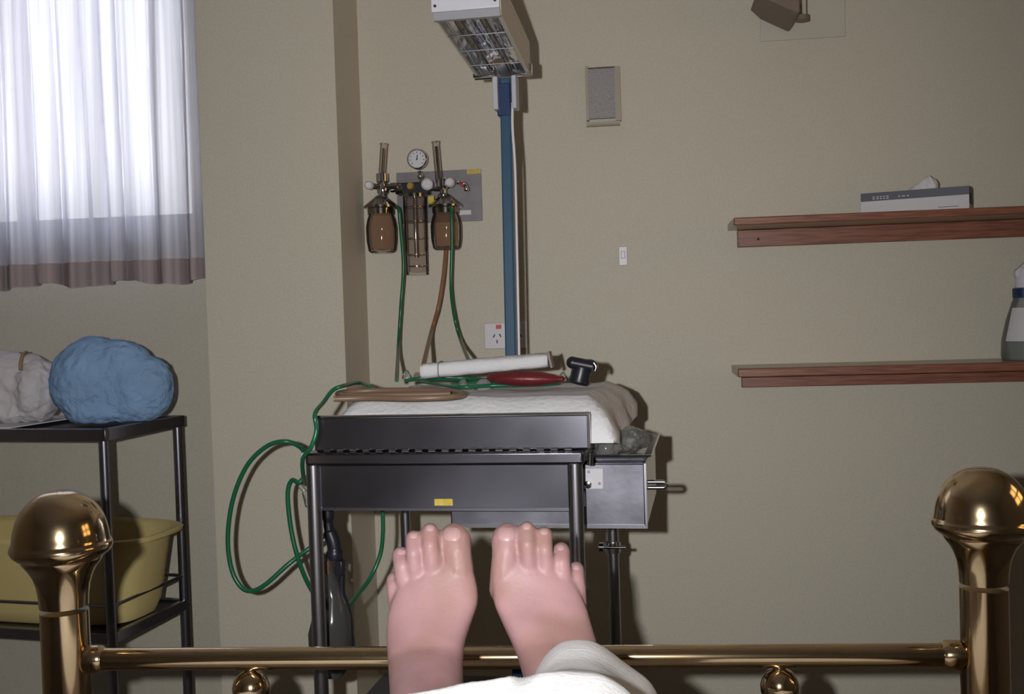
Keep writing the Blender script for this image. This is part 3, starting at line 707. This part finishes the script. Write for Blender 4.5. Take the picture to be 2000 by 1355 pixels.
# rolled towel
b = B(); a = RP(826, 724, .40); c = RP(1072, 703, .44)
dd = (c-a); L_ = dd.length; dd.normalize(); xx_, yy_ = frame_of(dd)
NS = 44; g = []
for i in range(NS+1):
    s = i/NS; p = a+dd*(L_*s); row = []
    for k in range(20):
        an = 2*math.pi*k/20; r1_ = .0165*(1+.03*math.sin(s*30)+.05*math.sin(an*3+s*5)); sc = .9 if i in (0, NS) else 1
        ca, sa = math.cos(an), math.sin(an); row.append(b.verts.new(p+V((0, math.copysign(abs(ca)**.6, ca)*.035*sc, 0))+V((0, 0, math.copysign(abs(sa)**.6, sa)*r1_*sc))))
    g.append(row)
for i in range(NS):
    for k in range(20): b.faces.new((g[i][k], g[i][(k+1) % 20], g[i+1][(k+1) % 20], g[i+1][k]))
b.faces.new(g[0]); b.faces.new(g[-1])
tw = obj('rolled_towel', b, 'white_cloth', smooth=50); tag(tw, 'flattened white rolled towel at the back of the infant mattress', 'towel')
b = B(); p = a+dd*(L_*.145)
for s0 in (0,):
    q = []
    for k in range(24):
        an = 2*math.pi*k/24; q.append(p+V((0, math.copysign(abs(math.cos(an))**.6, math.cos(an))*.0355, math.copysign(abs(math.sin(an))**.6, math.sin(an))*.0172)))
    tube(b, q+[q[0]], .0014, 6, smooth=0)
obj('towel_band', b, 'grey_panel', tw)
b = B(); p = RP(1073, 702, .43); box(b, p+V((.003, 0, 0)), (.006, .05, .036), Matrix.Rotation(-.2, 3, 'Y')); obj('dark_end', b, 'bracket_brown', tw, bevel=.001, label='dark brown end piece')
# red bag
b = B(); a = RP(950, 737, .26); c = RP(1104, 740, .26); dd = c-a; L_ = dd.length; dd.normalize()
prf = [(0, .0), (.004, .01), (.009, .06), (.013, .18), (.0165, .35), (.017, .5), (.015, .68), (.011, .8), (.0095, .86), (.0065, .9), (.006, .97), (0, 1)]
lathe(b, [(r, h*L_) for r, h in prf], a, dd, 28)
for v in b.verts:
    q = v.co-a; v.co += ry*((q.dot(ry))*.9); 
ob = obj('rubber_bag', b, 'red_rubber', smooth=60); tag(ob, 'dark red rubber breathing bag lying on the white mattress', 'rubber bag')
# black valve
tb = thing('mask_holder', 'black plastic valve standing at the right of the red bag on the mattress', 'valve', RT(xpx(1130, 740, .28), .28, MZ))
b = B(); a = RP(1130, 748, .28); c = RP(1136, 722, .28); lathe(b, [(.018, -.002), (.0225, .004), (.0205, .014), (.0205, .034)], a, c-a, 24); obj('valve_base', b, 'black_plastic', tb)
b = B(); a = RP(1118, 708, .28); c = RP(1158, 716, .28); tube(b, [a, c], .0125, 20, smooth=0); ball(b, a, .0128, 3); obj('valve_head', b, 'black_plastic', tb)
b = B(); tube(b, [RP(1140, 706, .28), RP(1156, 706, .28), RP(1164, 716, .28), RP(1162, 724, .28)], .0045); obj('lever', b, 'tube_steel', tb)
# ------------------------------------------------------------------ heater lamp on its blue pole (stands behind the trolley)
yp = DT+.075
pb = RP(999, 690, yp); pt = RP(988, 160, yp)
tl = thing('heater_lamp', 'overhead radiant heater with a chrome reflector on a tall blue pole', 'heater lamp', RT(lx(pb), yp, 0), -RA)
xp = lx(pb)
d_ = (pt-pb)/(pt.z-pb.z)
top = pt+d_*.02; bot = pb-d_*(pb.z-.05)
def tilt_box(a, c, w, d): 
    bm = B(); z = (c-a).normalized(); x = (rx-z*rx.dot(z)).normalized(); y = z.cross(x); M = Matrix((x, y, z)).transposed()
    return box(bm, (a+c)/2, (w, d, (c-a).length), M)
obj('pole', tilt_box(bot, top, .0255, .03), 'blue_paint', tl, bevel=.004)
b = tilt_box(RP(987, 228, yp), RP(985, 165, yp), .031, .034); obj('pole_sleeve', b, 'dark_blue', tl, bevel=.002)
b = B(); rbox(b, xp-.17, xp+.17, yp-.02, yp+.02, .03, .06); rbox(b, xp-.02, xp+.02, yp-.22, yp+.10, .03, .058)
obj('floor_base', b, 'blue_paint', tl, bevel=.004)
b = B(); tube(b, [RP(1001, 200, yp-.02), RP(1001, 250, yp-.02), RP(1006, 330, yp-.02), RP(1010, 500, yp-.02), RP(1012, 600, yp-.02), RP(1014, 700, yp-.02), RP(1014, 760, yp-.02)], .0032); obj('power_cord', b, 'white_plastic', tl)
# head
yF, yN = yp-.02, .24
zFar = zpx(980, 150, yF); zNear = zpx(910, 34, yN)
fx0, fx1 = xpx(932, 145, yF), xpx(1032, 145, yF); nx0, nx1 = xpx(849, 38, yN), xpx(974, 28, yN)
print('LAMP', zFar, zNear, fx0, fx1, nx0, nx1)
xa, xb = (fx0+nx0)/2, (fx1+nx1)/2
def HQ(s, x, h): return RT(fx0+(nx0-fx0)*s+((fx1-fx0)+((nx1-nx0)-(fx1-fx0))*s)*x, yF+(yN-yF)*s, zFar+(zNear-zFar)*s+h)
b = B(); HH = .075
outer = [(0, 0), (.0, HH), (1.04, HH), (1.04, 0), (.97, 0), (.97, HH-.004), (.03, HH-.004), (.03, 0)]
rA = [b.verts.new(HQ(0, x, h)) for x, h in outer]; rB = [b.verts.new(HQ(1, x, h)) for x, h in outer]
for i in range(8): b.faces.new((rA[i], rA[(i+1) % 8], rB[(i+1) % 8], rB[i]))
b.faces.new(rA); b.faces.new(rB[::-1]); obj('housing', b, 'beige_plastic', tl, smooth=0)
# bumpy reflector inside
b = B(); g = []; NI, NJ = 26, 40
for j in range(NJ+1):
    s = j/NJ; row = []
    for i in range(NI+1):
        u = i/NI; x = .05+.9*u; h = (HH-.008)*(1-abs(2*u-1)**2.2)*.55+.004
        h += .0025*abs(math.sin(u*math.pi*7)) + .002*noise.noise(V((u*9, s*14, 0)))
        row.append(b.verts.new(HQ(.01+.98*s, x, h)))
    g.append(row)
for j in range(NJ):
    for i in range(NI): b.faces.new((g[j][i], g[j][i+1], g[j+1][i+1], g[j+1][i]))
obj('reflector', b, 'reflector_foil', tl, smooth=60)
for x in (.3, .68):
    b = B(); tube(b, [HQ(.02, x, .012), HQ(.97, x, .012)], .0065, 14, smooth=0); obj('heater_tube', b, 'chrome_dark', tl)
b = B()
for x in (.16, .5, .84): tube(b, [HQ(.0, x, -.001), HQ(1, x, -.001)], .0013, 6, smooth=0)
for s in (.25, .5, .75): tube(b, [HQ(s, 0.02, -.001), HQ(s, .98, -.001)], .0013, 6, smooth=0)
obj('wire_guard', b, 'chrome', tl)
b = B(); a0 = HQ(1, -.03, 0); a1 = HQ(1, 1.03, 0); rbox(b, lx(a0), lx(a1), yN-.012, yN-.002, zpx(910, 22, yN), zpx(910, 22, yN)+.11); fp = obj('end_plate', b, 'white_enamel', tl, bevel=.002, label='white front plate')
b = B()
for (x, z) in ((.06, .012), (.94, .014), (.06, .09), (.94, .09), (.18, .03)):
    obj('screw', lathe(B(), [(.003, 0), (.003, .002)], RT(lx(a0)+(lx(a1)-lx(a0))*x, yN-.012, zpx(910, 22, yN)+z), -ry, 12), 'dark_hole', fp)
b = B(); rbox(b, lx(HQ(1, -.01, 0)), lx(HQ(1, 1.03, 0)), yN-.008, yN+.006, zNear-.004, zpx(910, 22, yN)); obj('front_lip', b, 'grey_enamel', tl, bevel=.001)
b = B(); rbox(b, xpx(926, 140, yF-.004), xpx(968, 140, yF-.004), yF-.02, yF, zFar-.002, zpx(980, 130, yF)); rbox(b, xpx(1002, 140, yF-.004), xpx(1040, 140, yF-.004), yF-.02, yF, zFar-.002, zpx(980, 130, yF))
rbox(b, xpx(926, 140, yF-.004), xpx(1040, 140, yF-.004), yF-.004, yF+.002, zFar-.004, zpx(980, 130, yF)+.004)
obj('rear_flange', b, 'chrome', tl, bevel=.002)
b = B(); zz0 = zpx(970, 215, yF); rbox(b, xpx(963, 160, yF), xpx(973, 160, yF), yF-.012, yF+.03, zz0, zFar); rbox(b, xpx(1000, 160, yF), xpx(1009, 160, yF), yF-.012, yF+.03, zz0+.0, zFar); obj('mount_bracket', b, 'pale_enamel', tl, bevel=.002)

# ------------------------------------------------------------------ hoses
def hose(name, pts, r, m, label, cat='hose'):
    b = B(); tube(b, pts, r, 12); o = obj(name, b, m); tag(o, label, cat); return o
YH = YV-.045
hose('green_hose', [P(772, 403, YV-.01), P(779, 410, YH), P(782, 440, YH), (P(788, 520, YH)), P(783, 600, YH), P(778, 680, YH-.06), RP(775, 742, DT+.01)], .0052, 'green_rubber', 'green hose running down from the left suction jar to the trolley')
hose('green_hose', [P(876, 398, YV-.02), P(881, 412, YH), P(883, 470, YH), P(881, 560, YH), P(888, 620, YH-.03), P(900, 665, YH-.08), RP(916, 705, DT+.01)], .005, 'green_rubber', 'green hose hanging in front of the right suction jar down to the trolley')
hose('brown_hose', [P(871, 487, YV), P(866, 540, YV-.03), P(856, 600, YV-.05), P(842, 650, YV-.08), RP(829, 705, DT+.02), RP(824, 730, DT)], .0058, 'brown_rubber', 'orange-brown hose hanging from beneath the right suction jar')
yh = .40
lpx = min(xl-.03, xl-.03)
hose('green_hose', [MT(724, 756, .006), MT(700, 751, .008)+V((0, 0, .004)), RP(672, 753, .12), RP(650, 762, .09), RP(632, 785, .05)-rx*.0, RP(622, 806, .0)+V((0, 0, 0))-ry*.018, RP(618, 840, -.022), RP(608, 872, -.024), RP(592, 895, .0), RP(592, 925, .05), RP(597, 945, .12)], .0042, 'green_rubber', 'green hose arching off the left corner of the mattress and down the front')
hose('green_hose', [RP(600, 892, yh+.05), RP(585, 872, yh+.02), RP(556, 862, yh), RP(520, 872, yh), RP(482, 910, yh), RP(455, 975, yh), RP(445, 1050, yh), RP(452, 1110, yh), RP(470, 1145, yh), RP(492, 1154, yh), RP(520, 1140, yh), RP(565, 1100, yh+.02), RP(610, 1066, yh+.05), RP(640, 1040, yh+.04)], .0054, 'green_rubber', 'large open green loop of hose hanging left of the trolley')
hose('green_hose', [RP(596, 928, yh+.03), RP(584, 942, yh+.02), RP(570, 938, yh+.03), RP(562, 965, yh+.03), RP(568, 1030, yh+.03), RP(582, 1090, yh+.03), RP(602, 1140, yh+.05), RP(625, 1175, yh+.08), RP(645, 1190, yh+.04)], .0054, 'green_rubber', 'narrow green loop of hose between the big loop and the front left leg')
hose('green_hose', [RP(747, 985, .3), RP(748, 1040, .3), RP(742, 1085, .3), RP(722, 1130, .28), RP(695, 1165, .22), RP(676, 1190, .15)], .0046, 'green_rubber', 'green hose running from under the trolley to the hanging grey bag')
b = B(); tube(b, [RP(592, 884, yh-.02), RP(592, 912, yh-.02)], .006, smooth=0); ob = obj('tube_clip', b, 'white_plastic'); tag(ob, 'small white clip at the left end of the trolley frame band', 'clip')
b = B(); tube(b, [RP(585, 948, yh+.01), RP(596, 962, yh+.01), RP(603, 990, yh+.03)], [.005, .008, .004]); ob = obj('hose_connector', b, 'clear_plastic'); tag(ob, 'clear connector beside the front left trolley leg', 'connector')

# hanging grey bag
ybg = .14; Sb = depth(RP(650, 1150, ybg))/F
pbm = RP(650, 1310, ybg); tg = thing('breathing_bag', 'smoky grey breathing bag hanging behind the front left trolley leg', 'breathing bag', RT(lx(pbm), ybg, pbm.z))
b = B(); zz = lambda py: zpx(648, py, ybg)
prf = [(0, 1322), (18, 1318), (34, 1300), (44, 1270), (44, 1235), (38, 1200), (27, 1165), (19, 1130), (15, 1105), (13, 1090), (10, 1080)]
lathe(b, [(r*Sb, zz(py)-pbm.z) for r, py in prf], RT(lx(RP(647, 1200, ybg)), ybg, pbm.z), seg=28)
for v in b.verts: v.co += rx*(.004*math.sin(v.co.z*40)) + ry*(.006*math.sin(v.co.z*55+1))
obj('bag_body', b, 'smoky_bag', tg)
b = B(); tube(b, [RP(640, 992, ybg), RP(642, 1030, ybg), RP(652, 1062, ybg), RP(654, 1092, ybg)], [.013, .010, .014, .014, .017, .016], 16); obj('bag_neck', b, 'black_plastic', tg)
b = B(); box(b, RP(664, 1108, ybg-.01), (.016, .02, .030), Mr); obj('bag_clamp', b, 'black_plastic', tg, bevel=.002)
b = B(); tube(b, [RP(638, 1095, ybg-.02), RP(638, 1120, ybg-.02)], .0045, smooth=0); obj('bag_band', b, 'brown_rubber', tg)
b = B(); tube(b, [RP(668, 1110, ybg), RP(668, 1160, ybg), RP(680, 1200, ybg), RP(684, 1260, ybg), RP(682, 1300, ybg)], [.007, .008, .009, .006], 12); obj('bag_strap', b, 'black_plastic', tg)

# ------------------------------------------------------------------ brass bed end
ZLp, ZRp = 1.635, 1.525
pL = PZ(126, 1200, ZLp); pR = PZ(1922, 1200, ZRp)
rl = PZ(160, 1287, ZLp); rr_ = PZ(1900, 1281, ZRp); zrail = (rl.z+rr_.z)/2
bxd = V((pR.x-pL.x, pR.y-pL.y, 0)); BW = bxd.length; bxd.normalize(); byd = V((-bxd.y, bxd.x, 0))
print('RAIL z', rl.z, rr_.z, 'width', BW, 'ang', math.degrees(math.atan2(bxd.y, bxd.x)))
mid = (pL+pR)/2; BA = math.atan2(bxd.y, bxd.x)
bed = thing('brass_bed', 'brass bed end with ball-topped posts in the foreground', 'bed', V((mid.x, mid.y, 0)), BA)
for (pp, ptop, Z) in ((pL, 957, ZLp), (pR, 911, ZRp)):
    s = Z/F*.98; zk = PZ(120 if Z == ZLp else 1915, ptop, Z).z; o_ = V((pp.x, pp.y, 0))
    kr = [(0, 0), (28, 3), (52, 15), (70, 33), (82, 54), (89, 78), (92, 98), (96, 106), (97, 114), (93, 122), (84, 130), (76, 134), (76, 139), (66, 152), (57, 168), (51, 186), (48, 206), (46.5, 230)]
    kr = [(max(0, p.x), p.y) for p in spline([(a_, c_, 0) for a_, c_ in kr[:9]], 4)]+kr[9:]
    prf = [(46.5*s, .02), (46.5*s, zk-230*s)]+[(r*s, zk-d*s) for r, d in reversed(kr)]
    b = B(); lathe(b, [(46.5*s, .0), (46.5*s, zk-240*s)], o_, seg=48); ps = obj('post', b, 'brass', bed, smooth=50)
    b = B(); lathe(b, [(r*s, zk-d*s) for r, d in reversed(kr)], o_, seg=64)
    obj('finial', b, 'brass', ps, smooth=50)
A_ = V((pL.x, pL.y, zrail)); C_ = V((pR.x, pR.y, zrail)); rrad = 22.5*1.58/F
b = B(); tube(b, [A_, C_], rrad, 28, smooth=0); obj('top_rail', b, 'brass', bed)
b = B(); lathe(b, [(rrad*1.25, 0), (rrad*1.25, .02), (rrad*1.02, .026)], A_+bxd*.034, bxd, 28); obj('rail_collar', b, 'brass', bed); b = B(); lathe(b, [(rrad*1.25, 0), (rrad*1.25, .02), (rrad*1.02, .026)], C_-bxd*.034, -bxd, 28); obj('rail_collar', b, 'brass', bed)
zlow = .42
b = B(); tube(b, [V((A_.x, A_.y, zlow)), V((C_.x, C_.y, zlow))], rrad*.9, 24, smooth=0); obj('lower_rail', b, 'brass', bed)
for px in (490, 1523):
    q = PL(px, 1335, A_, byd); s = 1.58/F; x_ = (q-A_).dot(bxd); o_ = A_+bxd*x_; o_.z = 0; zc_ = zrail-rrad
    b = B(); kr = [(9, -6), (11, 0), (13, 3), (24, 8), (33, 20), (37, 34), (36, 48), (28, 62), (18, 70), (13, 76), (12, 90)]
    lathe(b, [(r*s, zc_-d*s) for r, d in reversed(kr)], o_, seg=40); obj('spindle_ball', b, 'brass', bed, smooth=50)
    b = B(); lathe(b, [(12*s, zlow), (12*s, zc_-88*s)], o_, seg=24); obj('spindle', b, 'brass', bed)
# side rails and head feet (mostly below the frame)
HL = 2.02
for sx in (0, 1):
    q = A_ if sx == 0 else C_
    a0 = V((q.x, q.y, .40)); a1 = a0-byd*HL
    ins = bxd*(.03 if sx == 0 else -.03)
    b = B(); box(b, (a0+a1)/2+ins*0, (.03, HL-.06, .07), Matrix.Rotation(BA, 3, 'Z')); obj('side_rail', b, 'brass_dull', bed, bevel=.004)
    b = B(); lathe(b, [(.03, 0), (.03, .55)], V((a1.x, a1.y, 0)), seg=24); obj('head_leg', b, 'brass_dull', bed)
# mattress
mc = mid-byd*(HL/2+.02); MTZ = .665
b = B(); box(b, V((mc.x, mc.y, (MTZ+.43)/2)), (BW-.11, HL-.12, MTZ-.43), Matrix.Rotation(BA, 3, 'Z'))
mtt = obj('bed_mattress', b, 'sheet', bevel=.04, seg=4); tag(mtt, 'white sheeted mattress of the brass bed', 'mattress')
b = B(); box(b, V((mc.x, mc.y, .40)), (BW-.04, HL-.1, .05), Matrix.Rotation(BA, 3, 'Z')); obj('slat_base', b, 'brass_dull', bed)

# ------------------------------------------------------------------ the person: feet and legs
PB = B()
def chain(pts, n=10, sub=2):
    """spheres swept along points of (world point, radius)"""
    for (p, r), (q, s) in zip(pts, pts[1:]):
        for k in range(n):
            u = k/n; ball(PB, p.lerp(q, u), r+(s-r)*u, sub)
    ball(PB, pts[-1][0], pts[-1][1], sub)
def fz(px, py, Z, r): return (PZ(px, py, Z), r*Z/F)
def loft(secs, nsub=5, n=36):
    """secs: (left px, right px) ends, depth of the middle, thickness and tilt of the section's normal"""
    cs = []
    for (ax, ay, bx, by, Z, th, tilt) in secs:
        a = PZ(ax, ay, Z); b_ = PZ(bx, by, Z); c = (a+b_)/2; h = (b_-a)/2
        u = h.normalized(); v0 = (CAM-c).normalized(); v0 = (v0-u*v0.dot(u)).normalized()
        v = Matrix.Rotation(tilt, 3, u) @ v0
        cs.append((c, h.length, u, v, th/2))
    rings = []
    vals = []
    def cr(a, b, c, d, t): return .5*((2*b)+(c-a)*t+(2*a-5*b+4*c-d)*t*t+(3*b-a-3*c+d)*t**3)
    for i in range(len(cs)-1):
        q = [cs[max(i-1, 0)], cs[i], cs[i+1], cs[min(i+2, len(cs)-1)]]
        for k in range(nsub+(i == len(cs)-2)):
            t = k/nsub; vals.append([cr(q[0][j], q[1][j], q[2][j], q[3][j], t) for j in range(5)])
    for (c, w, u, v, th) in vals:
        u = u.normalized(); v = v.normalized(); row = []
        for k in range(n):
            a = 2*math.pi*k/n; ca, sa = math.cos(a), math.sin(a); e = .86
            row.append(PB.verts.new(c+u*(w*math.copysign(abs(ca)**e, ca))+v*(th*math.copysign(abs(sa)**e, sa))))
        rings.append(row)
    for a, b_ in zip(rings, rings[1:]):
        for k in range(n): PB.faces.new((a[k], a[(k+1) % n], b_[(k+1) % n], b_[k]))
    PB.faces.new(rings[0][::-1]); PB.faces.new(rings[-1])
# left foot ------------------------------------------------
ZF = 1.30
def foot(toes, secs, heel, dz):
    for ch in toes: chain([fz(x, y, z+dz, r) for (x, y, z, r) in ch], 9)
    loft([(a, b_, c, d, Z+dz, th, ti) for (a, b_, c, d, Z, th, ti) in secs])
    ball(PB, PZ(heel[0], heel[1], heel[2]+dz), (.034, .036, .040), 3)
LT = [
 [(897, 1150, 1.320, 33), (896, 1108, 1.318, 30), (892, 1078, 1.320, 30), (889, 1056, 1.328, 33), (888, 1051, 1.332, 31)],
 [(850, 1140, 1.320, 21), (845, 1100, 1.312, 19), (841, 1066, 1.310, 17.5), (840, 1040, 1.322, 18.5), (840, 1037, 1.33, 17)],
 [(822, 1150, 1.322, 19), (812, 1112, 1.314, 18), (808, 1080, 1.312, 16), (808, 1053, 1.324, 17), (808, 1050, 1.33, 16)],
 [(797, 1165, 1.326, 18), (789, 1130, 1.318, 18), (785, 1106, 1.318, 17), (783, 1086, 1.330, 18), (783, 1083, 1.335, 17)],
 [(777, 1190, 1.330, 18), (773, 1162, 1.325, 17), (771, 1145, 1.326, 16), (770, 1134, 1.334, 16.5), (770, 1131, 1.338, 15.5)]]
LS = [(784, 1134, 913, 1076, 1.321, .020, 0), (777, 1147, 917, 1094, 1.317, .029, 0), (763, 1180, 929, 1130, 1.312, .038, 0), (756, 1215, 934, 1172, 1.305, .048, 0), (755, 1245, 922, 1212, 1.296, .057, -.1), (757, 1275, 909, 1250, 1.283, .064, -.2),
      (759, 1305, 904, 1288, 1.268, .072, -.45), (761, 1345, 905, 1332, 1.228, .072, -.8), (764, 1395, 906, 1387, 1.165, .074, -1.15), (768, 1450, 908, 1448, 1.09, .080, -1.3)]
foot(LT, LS, (832, 1352, 1.335), 0)
RT_ = [
 [(985, 1150, 1.320, 31), (986, 1110, 1.318, 29), (989, 1078, 1.320, 29), (991, 1056, 1.328, 33), (991, 1051, 1.332, 31)],
 [(1035, 1142, 1.320, 21), (1033, 1100, 1.312, 19), (1030, 1064, 1.310, 17.5), (1029, 1037, 1.322, 18.5), (1029, 1034, 1.33, 17)],
 [(1072, 1150, 1.322, 19), (1067, 1110, 1.314, 18), (1064, 1074, 1.312, 17), (1063, 1046, 1.324, 17.5), (1063, 1043, 1.33, 16.5)],
 [(1103, 1165, 1.326, 18), (1100, 1130, 1.318, 18.5), (1097, 1100, 1.318, 18), (1096, 1078, 1.330, 18.5), (1096, 1075, 1.335, 17.5)],
 [(1130, 1190, 1.330, 18), (1128, 1152, 1.325, 17.5), (1126, 1130, 1.326, 17), (1125, 1115, 1.334, 17.5), (1125, 1112, 1.338, 16.5)]]
RS = [(976, 1074, 1116, 1126, 1.321, .020, 0), (972, 1092, 1125, 1142, 1.317, .029, 0), (963, 1134, 1143, 1180, 1.312, .038, 0), (964, 1175, 1153, 1212, 1.305, .048, 0), (978, 1210, 1161, 1240, 1.296, .057, -.1), (996, 1248, 1168, 1268, 1.283, .064, -.2),
      (1012, 1283, 1170, 1298, 1.268, .072, -.45), (1026, 1330, 1176, 1342, 1.228, .072, -.8), (1038, 1380, 1184, 1388, 1.165, .074, -1.15), (1048, 1440, 1190, 1444, 1.09, .080, -1.3)]
foot(RT_, RS, (1105, 1352, 1.335), 0)
# shins, thighs and hips under the blanket
kneeL, kneeR = V((-.24, .76, .80)), V((.06, .78, .80)); hipL, hipR = V((-.16, .30, .775)), V((.05, .30, .775))
for (p0, kn, hp) in ((PZ(838, 1449, 1.10), kneeL, hipL), (PZ(1119, 1442, 1.10), kneeR, hipR)):
    chain([(p0, .042), ((p0+kn)/2+V((0, 0, -.005)), .050), (kn, .050)], 8, 3); chain([(kn, .052), (kn.lerp(hp, .5), .070), (hp, .085)], 8, 3)
ball(PB, V((-.055, .24, .78)), (.19, .14, .10), 4)
chain([(V((-.055, .22, .79)), .10), (V((-.055, .08, .83)), .115)], 8, 3)
person = obj('person', PB, 'skin', loc=V((-.05, .8, .67)), smooth=0, mods=[remeshed(.0026, 5)])
tag(person, 'person lying in the brass bed, only two bare feet and ankles showing', 'person')
WM[person.name] = person.matrix_world.copy()
# toenails
from mathutils.bvhtree import BVHTree
_M = person.matrix_world
bvh = BVHTree.FromPolygons([_M @ v.co for v in person.data.vertices], [tuple(p.vertices) for p in person.data.polygons])
def nail(px, py, w, h):
    """a slightly domed nail set into the skin where that toe's upper side lies"""
    b = B(); n1, n2 = 7, 7; top_, low_ = [], []; s_ = 1.31/F
    for j in range(n2):
        for i in range(n1):
            u, v = i/(n1-1)*2-1, j/(n2-1)*2-1
            q = (abs(u)**3.2+abs(v)**3.2)**(1/3.2); m = max(abs(u), abs(v)); k = m/q if q > 0 else 1
            hit, nn, _, _ = bvh.ray_cast(CAM, ray(px+u*k*w, py+v*k*h).normalized())
            e = .0007*(1-max(abs(u), abs(v))**4)
            top_.append(b.verts.new(hit+nn*(.0001+e))); low_.append(b.verts.new(hit-nn*.0012))
    for j in range(n2-1):
        for i in range(n1-1):
            k = j*n1+i; b.faces.new((top_[k], top_[k+1], top_[k+n1+1], top_[k+n1])); b.faces.new((low_[k], low_[k+n1], low_[k+n1+1], low_[k+1]))
    rim = [i for i in range(n1)]+[j*n1+n1-1 for j in range(1, n2)]+[(n2-1)*n1+i for i in range(n1-2, -1, -1)]+[j*n1 for j in range(n2-2, 0, -1)]
    for k in range(len(rim)): a_, c_ = rim[k], rim[(k+1) % len(rim)]; b.faces.new((top_[a_], low_[a_], low_[c_], top_[c_]))
    obj('toenail', b, 'nail', person, smooth=60)
for (x, y, w, h) in ((883, 1043, 16, 13), (840, 1030, 8, 7), (808, 1045, 8, 6), (783, 1077, 7, 6), (768, 1127, 6, 5),
                     (989, 1043, 16, 13), (1029, 1027, 8, 7), (1063, 1038, 8, 6), (1095, 1069, 7, 6), (1126, 1108, 6, 5)):
    nail(x, y, w, h)

# ------------------------------------------------------------------ blanket over the legs
def blanket():
    """white sheet over the legs: a broad ridge over the shins and a second one over the right ankle"""
    YA, YBk = .93, 1.205
    A = [(520, 1500), (640, 1420), (700, 1385), (760, 1354), (830, 1340), (905, 1325), (1000, 1314), (1100, 1309), (1180, 1316), (1225, 1340), (1262, 1385), (1330, 1450), (1400, 1500)]
    Bk = [(985, 1500), (1028, 1345), (1042, 1310), (1060, 1283), (1085, 1258), (1110, 1247), (1150, 1245), (1182, 1260), (1215, 1289), (1250, 1314), (1278, 1335), (1296, 1380), (1330, 1500)]
    def f(pts, c, Y):
        if c <= pts[0][0] or c >= pts[-1][0]: return MTZ+.012
        for (xa, ya_), (xb, yb_) in zip(pts, pts[1:]):
            if xa <= c <= xb: return P(c, ya_+(yb_-ya_)*(c-xa)/(xb-xa), Y).z
    def g_(pts, c, Y): return sum(max(MTZ+.012, f(pts, c+d, Y)) for d in (-16, -8, 0, 0, 8, 16))/6
    NX, NY = 150, 150; b = B(); g = []; ya = -.35
    cols = [(480+960*i/NX) for i in range(NX+1)]
    za = [g_(A, c, YA) for c in cols]; zb_ = [g_(Bk, c, YBk) for c in cols]
    for j in range(NY+1):
        row = []
        for i, c in enumerate(cols):
            s = max(0, min(1, (c-1000)/60)); s = s*s*(3-2*s)
            ye = 1.0+.012*math.sin(c*.05)+.235*s-.06*max(0, min(1, (c-1240)/60))
            y = ya+(ye-ya)*(j/NY)**.8
            x = P(c, 1330, max(y, YA)).x
            a, cc = za[i], zb_[i]
            if y <= YA: z = MTZ+.012+(a-MTZ-.012)*(1-.10*((YA-y)/1.2))
            elif y <= YBk:
                u = (y-YA)/(YBk-YA); z = a*(1-u)+cc*u-.010*math.sin(math.pi*u)*s
            else: z = cc-.35*(y-YBk)
            z += .004*noise.noise(V((x*7, y*5, 1.3)))+.002*noise.noise(V((x*19, y*15, 4)))
            row.append(b.verts.new((x, y, max(z, MTZ+.010))))
        g.append(row)
    for j in range(NY):
        for i in range(NX): b.faces.new((g[j][i], g[j][i+1], g[j+1][i+1], g[j+1][i]))
    o = obj('blanket', b, 'sheet', smooth=0, loc=V((0, .4, MTZ)))
    o.data.polygons.foreach_set('use_smooth', [True]*len(o.data.polygons))
    md = o.modifiers.new('smooth', 'SMOOTH'); md.iterations = 4; md.factor = .5
    md = o.modifiers.new('solid', 'SOLIDIFY'); md.thickness = .004; md.offset = -1
    tag(o, 'white sheet drawn over the legs up to the ankles', 'sheet')
blanket()
